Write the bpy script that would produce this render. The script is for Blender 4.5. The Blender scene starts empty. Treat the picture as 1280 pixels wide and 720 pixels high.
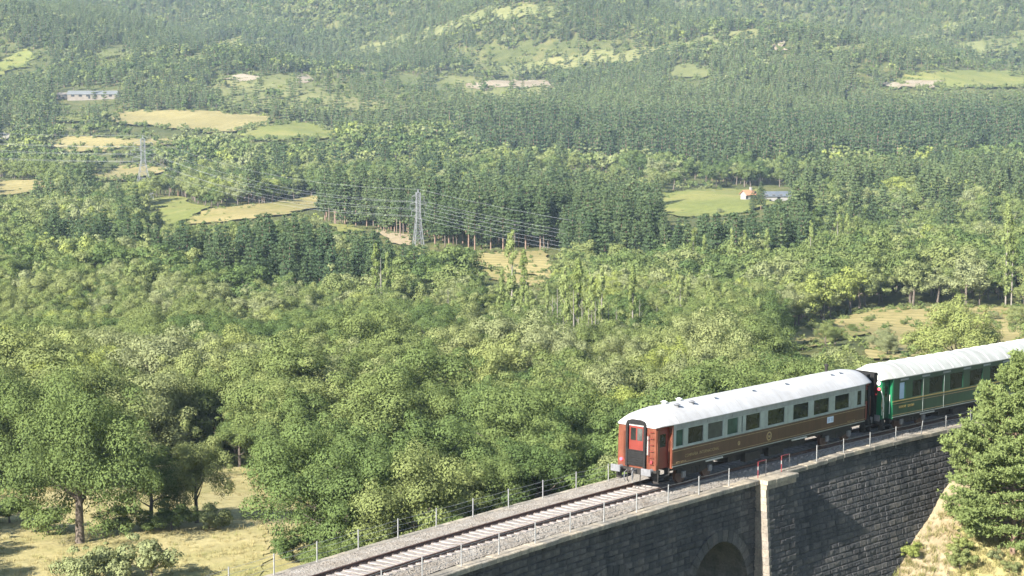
import bpy, bmesh, math, random
import numpy as np
from mathutils import Vector, Matrix, geometry
random.seed(7); RNG = np.random.default_rng(11)
SC = bpy.context.scene
COL = SC.collection

# ------------------------------------------------------------------ camera, sky, sun, exposure
F_PX = 2600.18                                   # focal length in pixels of the 1280 px wide photograph
CAM = np.array([-85.1989, -58.6829, 24.033])     # metres; rail top at the track origin is z = 0
YAW, PITCH = 0.6343, 0.1246
CURV, GRADE = 0.003, -0.025                      # the track's curvature and gradient
FWD = np.array([math.cos(YAW)*math.cos(PITCH), math.sin(YAW)*math.cos(PITCH), -math.sin(PITCH)])
RGT = np.array([math.sin(YAW), -math.cos(YAW), 0.0]); UPV = np.cross(RGT, FWD)
cd = bpy.data.cameras.new('camera'); cam = bpy.data.objects.new('camera', cd); COL.objects.link(cam)
cd.sensor_width = 36; cd.lens = F_PX/1280*36; cd.clip_start = 1; cd.clip_end = 20000
M = Matrix.Identity(4)
for i in range(3):
    M[i][0] = RGT[i]; M[i][1] = UPV[i]; M[i][2] = -FWD[i]; M[i][3] = CAM[i]
cam.matrix_world = M; SC.camera = cam

SUN_AZ, SUN_EL = math.radians(-3.2), math.radians(31)     # azimuth the light travels towards (from +x), elevation
travel = Vector((math.cos(SUN_AZ)*math.cos(SUN_EL), math.sin(SUN_AZ)*math.cos(SUN_EL), -math.sin(SUN_EL)))
world = bpy.data.worlds.new('World'); SC.world = world; world.use_nodes = True
wn = world.node_tree.nodes; wl = world.node_tree.links
sky = wn.new('ShaderNodeTexSky'); sky.sky_type = 'NISHITA'; sky.sun_disc = False
sky.sun_elevation = SUN_EL; sky.sun_rotation = math.atan2(-travel.x, -travel.y)
sky.altitude = 900; sky.air_density = 1.0; sky.dust_density = 1.0
wl.new(sky.outputs[0], wn['Background'].inputs[0]); wn['Background'].inputs[1].default_value = 0.065
sd = bpy.data.lights.new('sun', 'SUN'); sun = bpy.data.objects.new('sun', sd); COL.objects.link(sun)
sd.energy = 5.0; sd.angle = math.radians(0.53); sd.color = (1.0, 0.955, 0.87)
sun.rotation_euler = travel.to_track_quat('-Z', 'Y').to_euler()
SC.view_settings.view_transform = 'Standard'; SC.view_settings.look = 'None'
SC.view_settings.exposure = 1.84; SC.view_settings.gamma = 1; SC.view_settings.use_curve_mapping = False
SC.render.engine = 'CYCLES'
cy = SC.cycles; cy.max_bounces = 6; cy.diffuse_bounces = 3; cy.glossy_bounces = 3; cy.transmission_bounces = 3
cy.volume_bounces = 0; cy.transparent_max_bounces = 4; cy.caustics_reflective = False; cy.caustics_refractive = False
cy.use_denoising = True

# ------------------------------------------------------------------ coordinates
def P(s, w, z):
    """track coordinates (along, towards the near side, above the rail) to world"""
    s = np.asarray(s, float); th = -CURV*s
    x = np.sin(CURV*s)/CURV; y = -(1-np.cos(CURV*s))/CURV
    return np.stack(np.broadcast_arrays(x+w*np.sin(th), y-w*np.cos(th), z+GRADE*s+0*x), -1)
def to_track(x, y):
    R = 1/CURV; dx, dy = x, y+R
    s = np.arctan2(dx, dy)/CURV
    return s, R-np.hypot(dx, dy)
def pix(p):
    v = np.asarray(p, float)-CAM; Z = v@FWD
    return 640+F_PX*(v@RGT)/Z, 360-F_PX*(v@UPV)/Z, Z
CF = np.array([math.cos(YAW), math.sin(YAW)]); CR = np.array([math.sin(YAW), -math.cos(YAW)])
def uv_of(x, y): return (x-CAM[0])*CF[0]+(y-CAM[1])*CF[1], (x-CAM[0])*CR[0]+(y-CAM[1])*CR[1]
def xy_of(u, v): return CAM[0]+u*CF[0]+v*CR[0], CAM[1]+u*CF[1]+v*CR[1]

KU = np.array([-3000, 0, 60, 100, 150, 215, 300, 400, 568, 690, 806, 928, 1112, 1316, 1588, 1928, 2200, 2600, 3560, 6300.])
KZ = np.array([-60, -44, -41, -40, -38, -45.5, -52, -59.5, -66.3, -69.9, -71.3, -73.1, -69.1, -58.1, -35.5, 1.5, 35, 94, 256, 630.])
_fu = np.linspace(-3000, 9000, 24001); _fz = np.interp(_fu, KU, KZ)
def _smooth(a, n): return np.convolve(np.pad(a, n, mode='edge'), np.ones(2*n+1)/(2*n+1), 'valid')
_fz2 = _smooth(_smooth(_fz, 40), 40)              # 20 m
_fz3 = _smooth(_smooth(_fz, 140), 140)            # 90 m
def sstep(a, b, x): t = np.clip((x-a)/(b-a), 0, 1); return t*t*(3-2*t)
def H(x, y):
    """ground height"""
    x = np.asarray(x, float); y = np.asarray(y, float)
    u, v = uv_of(x, y)
    t = sstep(300, 700, u)
    z = CAM[2] + np.interp(u, _fu, _fz2)*(1-t) + np.interp(u, _fu, _fz3)*t
    a = sstep(1250, 2000, u)
    q1 = v*0.78+u*0.62; q2 = v*0.85-u*0.5
    z += a*(34*np.sin(q1/92+0.8+0.9*np.sin(v/190)) + 12*np.sin(q2/50+1.0) + 5*np.sin(u/31+v/43))
    z += sstep(250, 500, u)*(2.2*np.sin(u/47+0.3)*np.sin(v/39+1)+1.2*np.sin(v/19+u/31))
    z += sstep(120, 180, u)*0.5*np.sin(u/9)*np.sin(v/8+.5)
    s, w = to_track(x, y)
    crest = -0.75-0.54*np.maximum(0, 40.6-s)
    e = crest-0.5*np.maximum(0, np.minimum(w-2.9, 8))-0.3*np.maximum(0, w-10.9)-0.55*np.maximum(0, -w-3.8)
    e = np.where((s > -20) & (s < 110), e, -99)+GRADE*s+0.12*np.sin(s*1.7+w)*np.sin(w*1.3)
    return np.where(e > z, e, z)
def ground_at(px, py, umax=6500):
    """where the ray through a pixel of the photograph meets the ground"""
    d = FWD*F_PX+RGT*(px-640)+UPV*(360-py); d = d/math.hypot(d[0], d[1])
    t = np.concatenate([np.arange(40, 400, 1.0), np.arange(400, umax, 4.0)])
    p = CAM+t[:, None]*d; h = p[:, 2]-H(p[:, 0], p[:, 1])
    k = np.argmax(h < 0)
    if h[k] >= 0: k = len(t)-1
    f = h[k-1]/(h[k-1]-h[k]+1e-9) if k else 0
    return p[k-1]+(p[k]-p[k-1])*f

# ------------------------------------------------------------------ helpers
def lin(r, g, b): return tuple(((c/255)/12.92 if c/255 <= .04045 else ((c/255+.055)/1.055)**2.4) for c in (r, g, b))
def tag(o, label=None, cat=None, group=None, kind=None):
    if label: o['label'] = label
    if cat: o['category'] = cat
    if group: o['group'] = group
    if kind: o['kind'] = kind
    return o
def link(name, data, parent=None, col=COL):
    o = bpy.data.objects.new(name, data); col.objects.link(o)
    if parent: o.parent = parent
    return o
def empty(name, loc=(0, 0, 0)):
    o = bpy.data.objects.new(name, None); o.location = loc; o.empty_display_size = .1; COL.objects.link(o); return o
def np_mesh(name, verts, faces, mats=(), mat_idx=None, attr=None, smooth=False):
    """mesh from numpy arrays; faces is (n,3) or (n,4); attr = one float per face corner group"""
    me = bpy.data.meshes.new(name); n, k = faces.shape
    me.vertices.add(len(verts)); me.vertices.foreach_set('co', np.ascontiguousarray(verts, np.float32).ravel())
    me.loops.add(n*k); me.loops.foreach_set('vertex_index', np.ascontiguousarray(faces, np.int32).ravel())
    me.polygons.add(n); me.polygons.foreach_set('loop_start', np.arange(0, n*k, k, dtype=np.int32))
    for m in mats: me.materials.append(m)
    if mat_idx is not None: me.polygons.foreach_set('material_index', np.ascontiguousarray(mat_idx, np.int32))
    if smooth: me.polygons.foreach_set('use_smooth', np.ones(n, bool))
    if attr is not None:
        a = me.attributes.new('leafv', 'FLOAT', 'FACE'); a.data.foreach_set('value', np.ascontiguousarray(attr, np.float32))
    me.update(calc_edges=True); return me
class MB:
    """collects pieces of ONE mesh"""
    def __init__(s): s.v = []; s.f = []
    def add(s, vs, fs): o = len(s.v); s.v += [tuple(map(float, p)) for p in vs]; s.f += [tuple(o+i for i in f) for f in fs]; return s
    def box(s, x0, x1, y0, y1, z0, z1, b=0.0):
        if b <= 0:
            vs = [(x, y, z) for x in (x0, x1) for y in (y0, y1) for z in (z0, z1)]
            return s.add(vs, [(0, 1, 3, 2), (4, 6, 7, 5), (0, 4, 5, 1), (2, 3, 7, 6), (0, 2, 6, 4), (1, 5, 7, 3)])
        bm = bmesh.new(); r = bmesh.ops.create_cube(bm, size=1)
        for v in bm.verts: v.co = Vector(((x0+x1)/2+v.co.x*(x1-x0), (y0+y1)/2+v.co.y*(y1-y0), (z0+z1)/2+v.co.z*(z1-z0)))
        bmesh.ops.bevel(bm, geom=bm.edges[:], offset=b, segments=1, affect='EDGES')
        bm.verts.index_update(); s.add([v.co[:] for v in bm.verts], [[v.index for v in f.verts] for f in bm.faces]); bm.free(); return s
    def tube(s, pts, radii, n=6, cap=True):
        pts = [Vector(p) for p in pts]
        if not hasattr(radii, '__len__'): radii = [radii]*len(pts)
        rings = []; o = len(s.v); vs = []; fs = []
        for i, p in enumerate(pts):
            d = (pts[min(i+1, len(pts)-1)]-pts[max(i-1, 0)]).normalized()
            a = d.orthogonal() if abs(d.z) > .9 else d.cross(Vector((0, 0, 1)))
            if abs(d.z) > .9: a = Vector((1, 0, 0))-d*d.x
            a.normalize(); b = d.cross(a)
            for k in range(n):
                t = 2*math.pi*(k+.5)/n; vs.append(p+(a*math.cos(t)+b*math.sin(t))*radii[i])
        for i in range(len(pts)-1):
            for k in range(n): fs.append((i*n+k, i*n+(k+1) % n, (i+1)*n+(k+1) % n, (i+1)*n+k))
        if cap: fs += [tuple(range(n))[::-1], tuple((len(pts)-1)*n+k for k in range(n))]
        return s.add(vs, fs)
    def prism(s, poly, axis, a0, a1):
        """polygon in the two other axes, pushed along axis"""
        n = len(poly); vs = []
        for a in (a0, a1):
            for p in poly:
                q = [p[0], p[1]]; q.insert(axis, a); vs.append(q)
        return s.add(vs, [tuple(range(n))[::-1], tuple(range(n, 2*n))]+[(i, (i+1) % n, n+(i+1) % n, n+i) for i in range(n)])
    def mesh(s, name, mat, smooth=False):
        me = bpy.data.meshes.new(name); me.from_pydata(s.v, [], s.f); me.materials.append(mat)
        bm = bmesh.new(); bm.from_mesh(me); bmesh.ops.recalc_face_normals(bm, faces=bm.faces[:]); bm.to_mesh(me); bm.free()
        if smooth:
            me.polygons.foreach_set('use_smooth', np.ones(len(me.polygons), bool))
        me.update(); return me
    def build(s, name, mat, parent=None, smooth=False): return link(name, s.mesh(name, mat, smooth), parent)

# ------------------------------------------------------------------ materials
def nodes_of(name, rough=.8, spec=.3):
    m = bpy.data.materials.new(name); m.use_nodes = True; nt = m.node_tree
    b = nt.nodes['Principled BSDF']; b.inputs['Roughness'].default_value = rough; b.inputs['Specular IOR Level'].default_value = spec
    return m, nt, b
def noise(nt, scale, detail=4, rough=.6, coord='Object', dist=0.0):
    tc = nt.nodes.new('ShaderNodeTexCoord'); n = nt.nodes.new('ShaderNodeTexNoise')
    n.inputs['Scale'].default_value = scale; n.inputs['Detail'].default_value = detail; n.inputs['Roughness'].default_value = rough
    n.inputs['Distortion'].default_value = dist
    nt.links.new(tc.outputs[coord], n.inputs['Vector']); return n.outputs['Fac']
def ramp(nt, fac, stops):
    r = nt.nodes.new('ShaderNodeValToRGB'); e = r.color_ramp.elements
    while len(e) < len(stops): e.new(.5)
    for k, (p, c) in enumerate(stops): e[k].position = p; e[k].color = (*c, 1)
    nt.links.new(fac, r.inputs[0]); return r.outputs[0]
def mixc(nt, fac, a, b, mode='MIX'):
    m = nt.nodes.new('ShaderNodeMix'); m.data_type = 'RGBA'; m.blend_type = mode
    for sock, val in ((m.inputs[0], fac), (m.inputs[6], a), (m.inputs[7], b)):
        if hasattr(val, 'type') and hasattr(val, 'links'): nt.links.new(val, sock)
        elif isinstance(val, (tuple, list)): sock.default_value = (*val, 1)
        else: sock.default_value = val
    return m.outputs[2]
def bump(nt, b, fac, strength, dist):
    n = nt.nodes.new('ShaderNodeBump'); n.inputs['Strength'].default_value = strength; n.inputs['Distance'].default_value = dist
    nt.links.new(fac, n.inputs['Height']); nt.links.new(n.outputs[0], b.inputs['Normal'])
def mottled(name, stops, scale=3, rough=.8, bs=0, bd=.02, bscale=None, spec=.3, coord='Object', metallic=0, detail=5):
    m, nt, b = nodes_of(name, rough, spec)
    nt.links.new(ramp(nt, noise(nt, scale, detail, .65, coord), stops), b.inputs['Base Color'])
    b.inputs['Metallic'].default_value = metallic
    if bs: bump(nt, b, noise(nt, bscale or scale*4, 5, .6, coord), bs, bd)
    return m
def painted(name, c, rough=.4, var=.12, scale=2.5, spec=.5):
    lo = tuple(x*(1-var*1.6) for x in c); hi = tuple(min(1, x*(1+var)) for x in c)
    return mottled(name, [(.3, lo), (.7, hi)], scale, rough, spec=spec)
MT = {}
def leaf_mat(name, stops, trans=.2, yellow=(1.25, 1.25, .7)):
    """tone (per tree, 0..1) picks the hue; leaf value varies each leaf"""
    m = bpy.data.materials.new(name); m.use_nodes = True; nt = m.node_tree; nt.nodes.remove(nt.nodes['Principled BSDF'])
    at = nt.nodes.new('ShaderNodeAttribute'); at.attribute_type = 'INSTANCER'; at.attribute_name = 'tone'
    lv = nt.nodes.new('ShaderNodeAttribute'); lv.attribute_type = 'GEOMETRY'; lv.attribute_name = 'leafv'
    base = ramp(nt, at.outputs['Fac'], stops)
    var = ramp(nt, lv.outputs['Fac'], [(0, (.74, .77, .74)), (.5, (1, 1, 1)), (1, (1.28, 1.24, 1.14))])
    col = mixc(nt, 1.0, base, var, 'MULTIPLY')
    d = nt.nodes.new('ShaderNodeBsdfDiffuse'); t = nt.nodes.new('ShaderNodeBsdfTranslucent'); mx = nt.nodes.new('ShaderNodeMixShader')
    nt.links.new(col, d.inputs[0]); nt.links.new(mixc(nt, 1.0, col, yellow, 'MULTIPLY'), t.inputs[0])
    mx.inputs[0].default_value = trans
    nt.links.new(d.outputs[0], mx.inputs[1]); nt.links.new(t.outputs[0], mx.inputs[2])
    nt.links.new(mx.outputs[0], nt.nodes['Material Output'].inputs['Surface']); return m
MT['oak'] = leaf_mat('oak_leaves', [(0, (.088, .130, .046)), (.3, (.140, .178, .062)), (.6, (.186, .213, .082)), (.82, (.212, .232, .118)), (1, (.228, .262, .074))])
MT['pine'] = leaf_mat('pine_needles', [(0, (.058, .092, .046)), (.5, (.090, .124, .056)), (.85, (.130, .168, .074)), (1, (.17, .175, .08))], .22, (1.15, 1.2, .7))
MT['big_pine'] = leaf_mat('near_pine_needles', [(0, (.17, .22, .082)), (1, (.24, .285, .11))], .25, (1.15, 1.2, .7))
MT['poplar'] = leaf_mat('poplar_leaves', [(0, (.15, .19, .06)), (1, (.22, .26, .10))])
MT['dry'] = leaf_mat('dry_grass_blades', [(0, (.29, .25, .125)), (.6, (.36, .31, .16)), (1, (.21, .235, .08))], .3, (1, 1, .8))
MT['bark'] = mottled('bark', [(.3, (.075, .058, .045)), (.7, (.17, .14, .115))], 5, .95, .6, .03, 14)
MT['pine_bark'] = mottled('pine_bark', [(.3, (.15, .095, .065)), (.7, (.29, .20, .15))], 4, .95)
MT['pink_bark'] = mottled('pinkish_pine_bark', [(.3, (.17, .125, .10)), (.7, (.27, .21, .175))], 4, .95)
MT['pale_bark'] = mottled('pale_bark', [(.3, (.17, .15, .125)), (.7, (.28, .255, .22))], 4, .95)

def ground_mat():
    m, nt, b = nodes_of('forest_floor', .95, .1)
    a = ramp(nt, noise(nt, .06, 6, .7), [(.3, (.060, .075, .028)), (.52, (.095, .108, .042)), (.72, (.17, .155, .070))])
    c = ramp(nt, noise(nt, 1.1, 5, .7), [(.3, (.6, .62, .55)), (.7, (1.35, 1.28, 1.2))])
    nt.links.new(mixc(nt, 1, a, c, 'MULTIPLY'), b.inputs['Base Color']); bump(nt, b, noise(nt, 2.2, 6, .7), .8, .35); return m
def field_mat(name, c0, c1, c2, s1=.03, s2=.5, bs=.4, rows=0):
    m, nt, b = nodes_of(name, .95, .1)
    a = ramp(nt, noise(nt, s1, 5, .65, dist=.6), [(.3, c0), (.5, c1), (.72, c2)])
    c = ramp(nt, noise(nt, s2, 6, .75), [(.28, (.74, .75, .70)), (.72, (1.22, 1.2, 1.15))])
    out = mixc(nt, 1, a, c, 'MULTIPLY')
    if rows:
        tc = nt.nodes.new('ShaderNodeTexCoord'); wv = nt.nodes.new('ShaderNodeTexWave'); wv.inputs['Scale'].default_value = rows; wv.inputs['Distortion'].default_value = 2.5; wv.inputs['Detail'].default_value = 3; nt.links.new(tc.outputs['Object'], wv.inputs['Vector'])
        out = mixc(nt, 1, out, ramp(nt, wv.outputs['Fac'], [(.2, (.86, .87, .84)), (.8, (1.06, 1.05, 1.04))]), 'MULTIPLY')
    nt.links.new(out, b.inputs['Base Color']); bump(nt, b, noise(nt, s2*3, 5, .7), bs, .15); return m
MT['ground'] = ground_mat()
MT['straw'] = field_mat('stubble', (0.228, 0.194, 0.086), (0.271, 0.23, 0.107), (0.31, 0.267, 0.133), rows=.09)
MT['meadow'] = field_mat('green_meadow', (0.123, 0.145, 0.042), (0.17, 0.184, 0.056), (0.239, 0.217, 0.079))
MT['mixed'] = field_mat('yellow_meadow', (0.162, 0.169, 0.053), (0.246, 0.211, 0.088), (0.324, 0.26, 0.134), .022)
MT['drygrass'] = field_mat('dry_grassland', (.22, .215, .085), (.33, .285, .14), (.40, .345, .19), .09, .9, .7)
MT['scrub'] = field_mat('grassy_hillside', (0.098, 0.113, 0.045), (0.148, 0.156, 0.064), (0.211, 0.195, 0.09), .012, .2)
MT['scarp'] = field_mat('bare_earth', (0.194, 0.146, 0.097), (0.259, 0.216, 0.162), (0.313, 0.27, 0.216), .05, .4, .9)
MT['soil'] = field_mat('sandy_soil', (0.231, 0.179, 0.11), (0.301, 0.243, 0.162), (0.335, 0.277, 0.19), .35, 1.6, .7)
MT['road'] = field_mat('gravel_road', (0.252, 0.235, 0.202), (0.308, 0.286, 0.252), (0.336, 0.319, 0.28))
# ------------------------------------------------------------------ fields: real sheets on the ground
FIELDS = []      # (image outline used for keeping trees off, name)
HEDGE = []; FRONT = []
def dens(poly, step):
    out = []
    for a, b in zip(poly, poly[1:]+poly[:1]):
        n = max(1, int(math.hypot(b[0]-a[0], (b[1]-a[1])*3)/step))
        for k in range(n): out.append((a[0]+(b[0]-a[0])*k/n, a[1]+(b[1]-a[1])*k/n))
    return out
def field(name, poly, mat, lift=.25, keep=True, label=None, grid=None):
    pts = [ground_at(x, y) for x, y in dens(poly, 7)]; um = np.mean([uv_of(q[0], q[1])[0] for q in pts]); wob = min(9, .4+max(0, um-400)*.006); ph = random.random()*9
    pts = [q+np.array([math.sin(i*.9+ph)+.7*math.sin(i*2.3+ph*2), math.cos(i*1.1+ph)+.7*math.sin(i*1.9+ph*3), 0])*wob*.5 for i, q in enumerate(pts)]
    if um > 380 and keep: HEDGE.extend((q[0], q[1], um) for q in pts)
    ring = [Vector((p[0]+random.uniform(-1, 1)*.4, p[1]+random.uniform(-1, 1)*.4)) for p in pts]
    xs = np.array([p.x for p in ring]); ys = np.array([p.y for p in ring])
    span = max(np.ptp(xs), np.ptp(ys)); g = grid or max(1.2, min(span/40, 9)); far_ = uv_of(xs.mean(), ys.mean())[0]; lift = lift+max(0, far_-300)*.0009
    inner = []
    for x in np.arange(xs.min(), xs.max(), g):
        for y in np.arange(ys.min(), ys.max(), g): inner.append(Vector((x+random.uniform(-.2, .2)*g, y+random.uniform(-.2, .2)*g)))
    vs, _, fs, _, _, _ = geometry.delaunay_2d_cdt(ring+inner, [], [list(range(len(ring)))], 1, 1e-4)
    va = np.array([v[:] for v in vs]); z = H(va[:, 0], va[:, 1])+lift
    me = bpy.data.meshes.new(name); me.from_pydata([(a[0], a[1], zz) for a, zz in zip(va, z)], [], [list(f) for f in fs]); me.materials.append(MT[mat])
    bm = bmesh.new(); bm.from_mesh(me); bmesh.ops.recalc_face_normals(bm, faces=bm.faces[:])
    if sum(f.normal.z for f in bm.faces) < 0: bmesh.ops.reverse_faces(bm, faces=bm.faces[:])
    bm.to_mesh(me); bm.free(); me.polygons.foreach_set('use_smooth', np.ones(len(me.polygons), bool))
    o = link(name, me); o['kind'] = 'structure'
    if label: o['label'] = label
    if keep: FIELDS.append(np.array(poly, float))
    return o
FIELDS.append(np.array([(68., 109.), (150., 109.), (150., 127.), (68., 127.)])); FIELDS.append(np.array([(924., 234.), (1000., 234.), (1000., 250.), (924., 250.)]))
FRONT.append(np.array([(398., 250.), (470., 260.), (526., 268.), (526., 308.), (470., 292.), (398., 280.)])); FRONT.append(np.array([(545., 286.), (702., 286.), (702., 313.), (545., 313.)]))
# ground sheet: rows get longer with distance
us = np.concatenate([np.linspace(-1500, 20, 12), np.geomspace(40, 8500, 300)]); ts = np.linspace(-1, 1, 281); ts = .28*ts+.9*ts**5
UU, TT = np.meshgrid(us, ts, indexing='ij'); VV = TT*np.maximum(np.abs(UU), 150)
gx, gy = xy_of(UU, VV); gz = H(gx, gy)
nr, nc = UU.shape; idx = np.arange(nr*nc).reshape(nr, nc)
quads = np.stack([idx[:-1, :-1], idx[:-1, 1:], idx[1:, 1:], idx[1:, :-1]], -1).reshape(-1, 4)[:, ::-1]
gm = np_mesh('ground', np.stack([gx, gy, gz], -1).reshape(-1, 3), quads, [MT['ground']], smooth=True)
tag(link('ground', gm), kind='structure')

field('stubble_field', [(135, 147), (165, 140), (245, 139), (338, 148), (345, 154), (312, 163), (266, 168), (192, 159), (140, 156)], 'straw')
field('stubble_field', [(54, 183), (80, 171), (150, 174), (208, 176), (232, 181), (200, 183), (158, 185), (120, 192), (88, 192)], 'straw')
field('stubble_field', [(98, 224), (158, 208), (213, 210), (205, 217), (150, 227), (120, 228)], 'straw')
field('stubble_field', [(-20, 226), (58, 228), (50, 240), (-20, 250)], 'straw')
field('meadow', [(188, 250), (222, 247), (258, 262), (240, 274), (203, 287), (194, 266)], 'meadow')
field('stubble_field', [(257, 264), (320, 257), (398, 246), (394, 261), (345, 271), (262, 281), (228, 282)], 'mixed')
field('meadow', [(408, 282), (440, 283), (460, 291), (430, 292)], 'meadow')
field('bare_soil', [(466, 289), (512, 296), (520, 310), (495, 306)], 'soil')
field('stubble_field', [(556, 322), (610, 318), (682, 315), (690, 350), (648, 343), (606, 337)], 'straw')
field('meadow', [(606, 338), (646, 344), (690, 352), (660, 360), (612, 350)], 'mixed')
field('meadow', [(54, 149), (104, 145), (100, 153), (60, 154)], 'meadow')
field('meadow', [(300, 164), (372, 153), (420, 165), (418, 174), (360, 176), (318, 178)], 'meadow')
field('meadow', [(830, 243), (872, 238), (945, 238), (972, 246), (960, 260), (905, 272), (845, 273), (828, 264)], 'meadow')
field('pasture', [(972, 418), (1010, 408), (1090, 389), (1180, 387), (1290, 391), (1290, 412), (1180, 404), (1100, 415), (1010, 436), (975, 438)], 'mixed')
field('stubble_field', [(1040, 402), (1110, 386), (1290, 386), (1290, 446), (1180, 450), (1080, 452), (1090, 420)], 'straw', lift=.4)
field('stubble_field', [(568, 446), (600, 445), (599, 459), (574, 458)], 'straw')
field('hill_meadow', [(-20, 84), (30, 64), (48, 66), (40, 82), (-20, 100)], 'meadow')
field('hill_meadow', [(112, 70), (150, 56), (160, 62), (130, 78)], 'scrub')
field('hill_meadow', [(1125, 97), (1170, 90), (1290, 89), (1290, 110), (1180, 112), (1130, 108)], 'meadow')
field('hill_meadow', [(1180, 62), (1250, 45), (1290, 40), (1290, 62), (1230, 68)], 'scrub', keep=False)
field('hill_meadow', [(600, 92), (680, 76), (760, 62), (770, 70), (700, 92), (640, 99)], 'scrub', keep=False)
field('hill_meadow', [(830, 92), (850, 82), (890, 86), (885, 98), (840, 100)], 'scrub')
field('hill_meadow', [(600, 16), (660, 6), (720, 12), (700, 22), (630, 24)], 'scrub', keep=False)
field('scrub_slope', [(270, 106), (330, 96), (440, 92), (600, 98), (690, 116), (640, 132), (470, 140), (330, 142), (262, 132)], 'scrub', keep=False)
for zz_ in ([(740, 74), (860, 52), (1010, 28), (1016, 36), (880, 64), (760, 84)], [(430, 66), (520, 42), (610, 12), (622, 20), (540, 52), (450, 76)], [(180, 96), (260, 62), (300, 44), (306, 54), (250, 84)], [(1010, 70), (1100, 50), (1200, 30), (1204, 40), (1090, 66)]): field('scrub_slope', zz_, 'scrub', keep=False)
field('bare_scarp', [(578, 108), (640, 101), (690, 104), (692, 112), (640, 112), (590, 113)], 'scarp', lift=.6)
field('bare_scarp', [(278, 101), (300, 96), (322, 98), (318, 103), (290, 104)], 'scarp', lift=.6)
field('bare_scarp', [(1104, 108), (1140, 102), (1178, 105), (1170, 111), (1120, 113)], 'scarp', lift=.6)
field('bare_scarp', [(968, 56), (976, 53), (984, 64), (976, 68)], 'scarp', lift=.6)
field('bare_scarp', [(368, 104), (384, 96), (386, 106), (376, 110)], 'scarp', lift=.6)
field('dry_grassland', [(-30, 612), (40, 606), (92, 600), (160, 604), (180, 585), (250, 578), (322, 590), (330, 640), (335, 690), (320, 745), (-30, 745), (-30, 650)], 'drygrass', lift=.1, grid=1.6)
field('dry_grassland', [(312, 592), (330, 590), (430, 610), (430, 705), (318, 745), (322, 690)], 'drygrass', lift=.04, keep=False, grid=1.6)
field('dirt_track', [(-20, 181), (-20, 174), (4, 172), (12, 160), (5, 152), (11, 151), (20, 158), (14, 172), (4, 178)], 'road', lift=.4)
field('sandy_bank', [(1190, 575), (1225, 575), (1222, 620), (1204, 660), (1176, 745), (1040, 745), (1080, 716), (1108, 688), (1145, 640)], 'soil', lift=.06, keep=False, grid=.6)
field('dry_grassland', [(1204, 640), (1300, 640), (1300, 745), (1170, 745), (1186, 690)], 'drygrass', lift=.05, keep=False, grid=.8)

# ------------------------------------------------------------------ plants: meshes shared by all copies
def rand_dir(n, rng):
    v = rng.normal(size=(n, 3)); return v/np.linalg.norm(v, axis=1)[:, None]
def leaf_quads(c, nrm, size, rng, aspect=.62):
    """one rhombus leaf (or leaf spray) for each centre"""
    n = len(c); nrm = nrm/np.linalg.norm(nrm, axis=1)[:, None]
    a = np.cross(nrm, rand_dir(n, rng)); a /= np.linalg.norm(a, axis=1)[:, None]+1e-9; b = np.cross(nrm, a)
    s = size*(rng.uniform(.6, 1.35, n))[:, None]; fold = nrm*s*.18
    v = np.stack([c-a*s*.5, c+b*s*.5*aspect-fold, c+a*s*.5, c-b*s*.5*aspect-fold], 1).reshape(-1, 3)
    return v, np.arange(n*4).reshape(n, 4)
def foliage_from_lobes(lobes, n, size, rng, sag=0.15, jitter=.38, inner=.12):
    L = np.array(lobes); wgt = (L[:, 3]*L[:, 4])**1.0; pick = rng.choice(len(L), n, p=wgt/wgt.sum())
    d = rand_dir(n, rng); d[:, 2] = np.abs(d[:, 2])*np.where(rng.random(n) < .66, 1, -1); 
    rad = np.where(rng.random(n) < inner, rng.uniform(.3, .8, n), rng.normal(.97, .13, n))
    R = np.stack([L[pick, 3], L[pick, 3], L[pick, 4]], 1)
    c = L[pick, :3]+d*R*rad[:, None]
    v, f = leaf_quads(c, d+jitter*rand_dir(n, rng)+np.array([0, 0, sag]), size, rng)
    lv = np.clip(.5+.16*rng.normal(size=n)+.22*(rng.random(len(L))[pick]-.5), 0, 1)
    return v, f, lv
def to_quads(mb):
    v = np.array(mb.v); f = []
    for q in mb.f:
        if len(q) == 4: f.append(q)
        elif len(q) == 3: f.append((q[0], q[1], q[2], q[2]))
    return v, np.array(f)
def trunk_mb(rng, h, r, limbs, spread, z0=.35, n=6, lean=.04):
    mb = MB(); top = Vector((rng.normal()*lean*h, rng.normal()*lean*h, h))
    mid = Vector((rng.normal()*lean*h, rng.normal()*lean*h, h*.5))
    mb.tube([(0, 0, -.8), (0, 0, .25), mid, top], [r*1.5, r*1.05, r*.75, r*.2], n, cap=False)
    for k in range(limbs):
        t = z0+(1-z0)*(k+.3)/limbs; a = k*2.4+rng.random()*.8
        p = mid*(2*t) if t < .5 else mid+(top-mid)*(2*t-1)
        L = spread*(1-.45*t)*rng.uniform(.7, 1.1)
        e = p+Vector((math.cos(a)*L, math.sin(a)*L, L*rng.uniform(.35, .8)))
        mb.tube([p, p+(e-p)*.5+Vector((0, 0, -.06*L)), e], [r*.45, r*.28, r*.08], max(4, n-2), cap=False)
    return mb
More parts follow.
